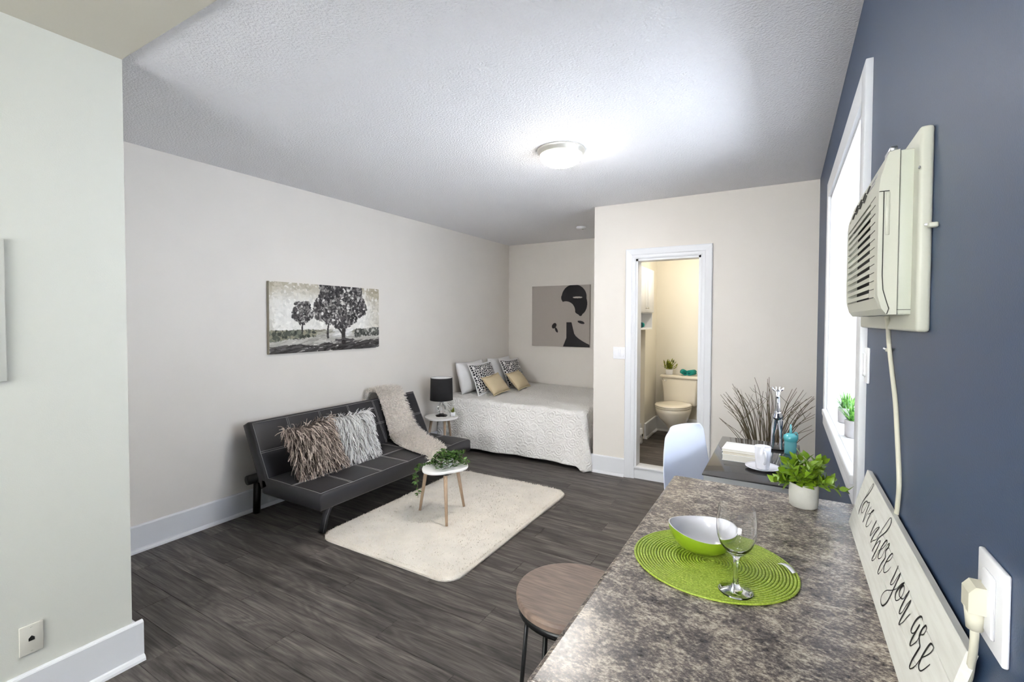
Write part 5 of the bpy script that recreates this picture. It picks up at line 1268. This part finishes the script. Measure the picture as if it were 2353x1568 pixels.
# ------------------------------------------------------------------ bathroom
to = empty('toilet', (-1.035, 5.36, BZ), -0.10, 'cream two piece toilet with closed lid against the bathroom wall', 'toilet')
q = MB()
def trap(z, w_, d0, d1): return [(-w_/2, d0), (w_/2, d0), (w_/2, d1), (-w_/2, d1)]
bm = bmesh.new(); bmesh.ops.create_cube(bm, size=1)
for v in bm.verts:
    tz = 0 if v.co.z < 0 else 1; w_ = 0.35+0.05*tz; v.co = Vector((v.co.x*w_, 0.20+v.co.y*(0.15+0.02*tz), 0.345+tz*0.305))
bmesh.ops.bevel(bm, geom=bm.edges[:], offset=0.022, segments=4, profile=0.5, affect='EDGES'); q.bm(bm, None, True); q.build('tank', M_porc, to)
MB().rbox(-0.215, 0.215, 0.105, 0.30, 0.650, 0.685, 0.014, 4).build('tank_lid', M_porc, to)
def oval(cx, cy, a, b, z, n_=36): return [(cx+a*math.cos(2*PI*i/n_), cy+b*math.sin(2*PI*i/n_)*(1.0 if math.sin(2*PI*i/n_) > 0 else 1.18), z) for i in range(n_)]
def loft(rings_, cap=True):
    n_ = len(rings_[0]); vs_ = [p for r_ in rings_ for p in r_]; fs_l = [(j*n_+i, j*n_+(i+1) % n_, (j+1)*n_+(i+1) % n_, (j+1)*n_+i) for j in range(len(rings_)-1) for i in range(n_)]
    if cap: fs_l += [tuple(range(n_))[::-1], tuple((len(rings_)-1)*n_+i for i in range(n_))]
    return MB().add(vs_, fs_l, True)
loft([oval(0, 0.10, 0.10, 0.17, 0), oval(0, 0.09, 0.095, 0.155, 0.05), oval(0, 0.06, 0.09, 0.14, 0.12), oval(0, 0.0, 0.11, 0.15, 0.18), oval(0, -0.06, 0.155, 0.175, 0.25), oval(0, -0.08, 0.178, 0.20, 0.32), oval(0, -0.08, 0.183, 0.205, 0.352), oval(0, -0.08, 0.18, 0.20, 0.36)]).build('bowl', M_porc, to)
MB().rbox(-0.10, 0.10, 0.06, 0.22, 0.27, 0.35, 0.02, 3).build('shelf', M_porc, to)
loft([oval(0, -0.08, 0.18, 0.20, 0.361), oval(0, -0.08, 0.187, 0.207, 0.366), oval(0, -0.08, 0.187, 0.207, 0.374), oval(0, -0.08, 0.182, 0.202, 0.379)]).build('seat', M_porc, to)
loft([oval(0, -0.08, 0.18, 0.20, 0.380), oval(0, -0.08, 0.189, 0.209, 0.385), oval(0, -0.08, 0.189, 0.209, 0.393), oval(0, -0.08, 0.175, 0.195, 0.402), oval(0, -0.08, 0.10, 0.12, 0.406)]).build('lid', M_porc, to)
MB().tube([(-0.18, 0.105, 0.63), (-0.185, 0.09, 0.628), (-0.13, 0.085, 0.622)], 0.006, 8).build('flush_lever', M_chrome, to)
# plant and towels on the tank
pb = empty('tank_plant', (-1.145, 5.545, BZ+0.685), 0, 'olive green leafy plant in white pot on the toilet tank', 'plant')
MB().lathe([(0, 0), (0.036, 0), (0.042, 0.06), (0.038, 0.062), (0.036, 0.05), (0, 0.05)], 24, cap=False).build('pot', M_potw, pb)
rg = random.Random(8); mb = MB()
for k_ in range(90):
    a = rg.uniform(0, 2*PI); el = rg.uniform(0.15, 1.45); d = Vector((math.cos(a)*math.cos(el), math.sin(a)*math.cos(el), math.sin(el))); p = Vector((0, 0, 0.05))+d*rg.uniform(0.0, 0.095)
    mb.leaf(p, d+Vector((rg.uniform(-.6, .6), rg.uniform(-.6, .6), rg.uniform(-.2, .5))), (0, 0, 1), rg.uniform(0.04, 0.06), 0.018, 0.1)
mb.build('foliage', M_leafo, pb, kind='stuff')
def towel_roll(loc, rz, label, r=0.032, L=0.13, m1=None, m2=None):
    t = empty('rolled_towel', loc, rz, label, 'towel', 'teal towels in the bathroom'); q = MB(); pts = []
    for i in range(60):
        a = i/60*2*PI*2.6; rr_ = r*(0.25+0.75*i/59); pts.append((rr_*math.cos(a), rr_*math.sin(a)))
    vs_ = []; 
    for (x, z) in pts: vs_ += [(x, -L/2, z+r), (x, L/2, z+r)]
    q.add(vs_, [(2*i, 2*i+1, 2*i+3, 2*i+2) for i in range(59)], True); q.build('roll', m1 or M_teal, t, solid=0.006)
    MB().lathe([(r*0.80, -L/2+0.004), (r*0.80, L/2-0.004)], 20, M=Matrix.Translation((0, 0, r)) @ Matrix.Rotation(PI/2, 4, 'X')).build('core', m2 or M_dteal, t)
towel_roll((-0.985, 5.555, BZ+0.685), 0.35, 'rolled teal towel on the toilet tank, left one')
towel_roll((-0.905, 5.560, BZ+0.685), -0.30, 'rolled teal towel on the toilet tank, right one')
# wall cabinet with two doors over an open niche
wc = empty('bath_cabinet', (-1.30, 4.80, 1.33), 0, 'white two door bathroom wall cabinet above an open shelf niche', 'cabinet')
def WCm(mb): mb.v = [(p[0]+1.30, p[1]-4.80, p[2]-1.33) for p in mb.v]; return mb
cy0, cy1, cxf = 4.52, 5.165, -1.252
q = MB(); q.box(-1.375, cxf, cy0, cy1, 1.315, 1.333); q.box(-1.375, cxf, cy0, cy1, 1.485, 1.503); q.box(-1.375, cxf, cy0, cy1, 1.935, 1.953)
q.box(-1.375, cxf, cy0, cy0+0.016, 1.333, 1.935); q.box(-1.375, cxf, cy1-0.016, cy1, 1.333, 1.935); q.box(-1.375, -1.367, cy0, cy1, 1.333, 1.935)
WCm(q).build('carcass', M_trim, wc)
for (a, b_) in ((cy0+0.004, (cy0+cy1)/2-0.002), ((cy0+cy1)/2+0.002, cy1-0.004)):
    q = MB(); q.rbox(cxf, cxf+0.016, a, b_, 1.495, 1.945, 0.002, 1)
    dr = WCm(q).build('door', M_trim, wc)
    pn = MB(); pn.rbox(cxf+0.014, cxf+0.021, a+0.05, b_-0.05, 1.55, 1.89, 0.004, 1); WCm(pn).build('raised_panel', M_trim, dr)
    ky = b_-0.025 if b_ < cy1-0.1 else a+0.025
    kn = MB().lathe([(0.004, 0), (0.004, 0.012), (0.009, 0.018), (0.006, 0.024), (0, 0.025)], 12, M=Matrix.Translation((cxf+0.015, ky, 1.535)) @ Matrix.Rotation(PI/2, 4, 'Y')); WCm(kn).build('knob', M_nick, dr)
t = empty('niche_plant', (-1.318, 4.80, 1.333), 0, 'small yellow green spiky plant in the bathroom cabinet niche', 'plant')
MB().lathe([(0, 0), (0.026, 0), (0.03, 0.05), (0, 0.05)], 16, cap=False).build('pot', M_potw, t)
mb = MB(); rg = random.Random(3)
for k_ in range(28):
    a = rg.uniform(0, 2*PI); el = rg.uniform(0.7, 1.5); mb.leaf((0, 0, 0.045), (math.cos(a)*math.cos(el), math.sin(a)*math.cos(el), math.sin(el)), (0, 0, 1), rg.uniform(0.05, 0.085), 0.012, 0.1)
mb.build('leaves', M_leafo, t, kind='stuff')
towel_roll((-1.285, 4.86, 1.333), 0.1, 'rolled teal towel on the cabinet niche shelf', 0.028, 0.06)
towel_roll((-1.285, 4.74, 1.333), 1.45, 'rolled dark teal towel beside it on the cabinet niche shelf', 0.027, 0.07, M_dteal, M_dteal)
# baseboard heater in the bathroom
t = empty('baseboard_heater', (-1.358, 4.75, BZ), 0, 'white electric baseboard heater on the bathroom left wall', 'heater')
MB().prism([(0, 0.02), (0.06, 0.02), (0.06, 0.07), (0.0, 0.07)], 1, -0.40, 0.18).prism([(0, 0.12), (0.06, 0.095), (0.062, 0.11), (0.045, 0.15), (0, 0.16)], 1, -0.40, 0.18).rbox(0, 0.062, 0.18, 0.24, 0.0, 0.16, 0.004, 2).build('casing', M_trim, t)
MB().box(0, 0.04, -0.40, 0.18, 0.07, 0.10).build('heating_slot', M_dark, t)
MB().tube([(0.064, 0.21, 0.09), (0.070, 0.21, 0.09)], 0.014, 16).build('thermostat_dial', M_seam, t)
# pedestal sink, only its left rim shows
sk = empty('pedestal_sink', (-0.56, 5.22, BZ), 0, 'white pedestal sink partly hidden behind the bathroom door casing', 'sink')
loft([oval(0, 0, 0.09, 0.09, 0), oval(0, 0, 0.075, 0.075, 0.08), oval(0, 0, 0.06, 0.07, 0.35), oval(0, 0, 0.09, 0.09, 0.62)]).build('pedestal', M_porc, sk)
loft([oval(0, 0, 0.09, 0.09, 0.60), oval(0, 0, 0.20, 0.17, 0.68), oval(0, 0, 0.235, 0.20, 0.74), oval(0, 0, 0.24, 0.205, 0.765), oval(0, 0, 0.22, 0.19, 0.77), oval(0, 0, 0.17, 0.14, 0.72), oval(0, 0, 0.05, 0.05, 0.69)]).build('basin', M_porc, sk)
MB().tube(smooth_path([(0.0, 0.17, 0.765), (0.0, 0.16, 0.85), (0.0, 0.10, 0.88), (0.0, 0.05, 0.85)]), 0.011, 10).build('faucet', M_chrome, sk)
# narrow framed picture on the back wall of the bathroom
def paint_stripes(Wp, Hp):
    img = np.zeros((Hp, Wp, 3), np.float32); img[:] = (236, 238, 240); img[:int(Hp*0.11)] = (112, 150, 186); img[int(Hp*0.45):int(Hp*0.63), int(Wp*0.06):] = (120, 128, 132); img[int(Hp*0.75):] = (176, 182, 178); img[int(Hp*0.96):] = (90, 92, 92)
    return img
canvas('bath_picture', 'blue grey and white canvas at the right edge of the bathroom doorway', (-0.853, YB-0.013, 1.265), (1, 0, 0), (0, 0, 1), (0, -1, 0), 0.30, 0.51, paint_stripes(40, 60), M_white, 0.025)
# door stop / latch hint on bathroom closet edge
t = empty('towel_bar', (-1.375, 4.95, 0.72), 0, 'white towel hook on the bathroom left wall', 'hook')
MB().rbox(0, 0.006, -0.012, 0.012, -0.02, 0.02, 0.002, 1).tube([(0.004, 0, 0), (0.035, 0, 0.002), (0.045, 0, 0.012)], 0.004, 8).build('hook', M_white, t)
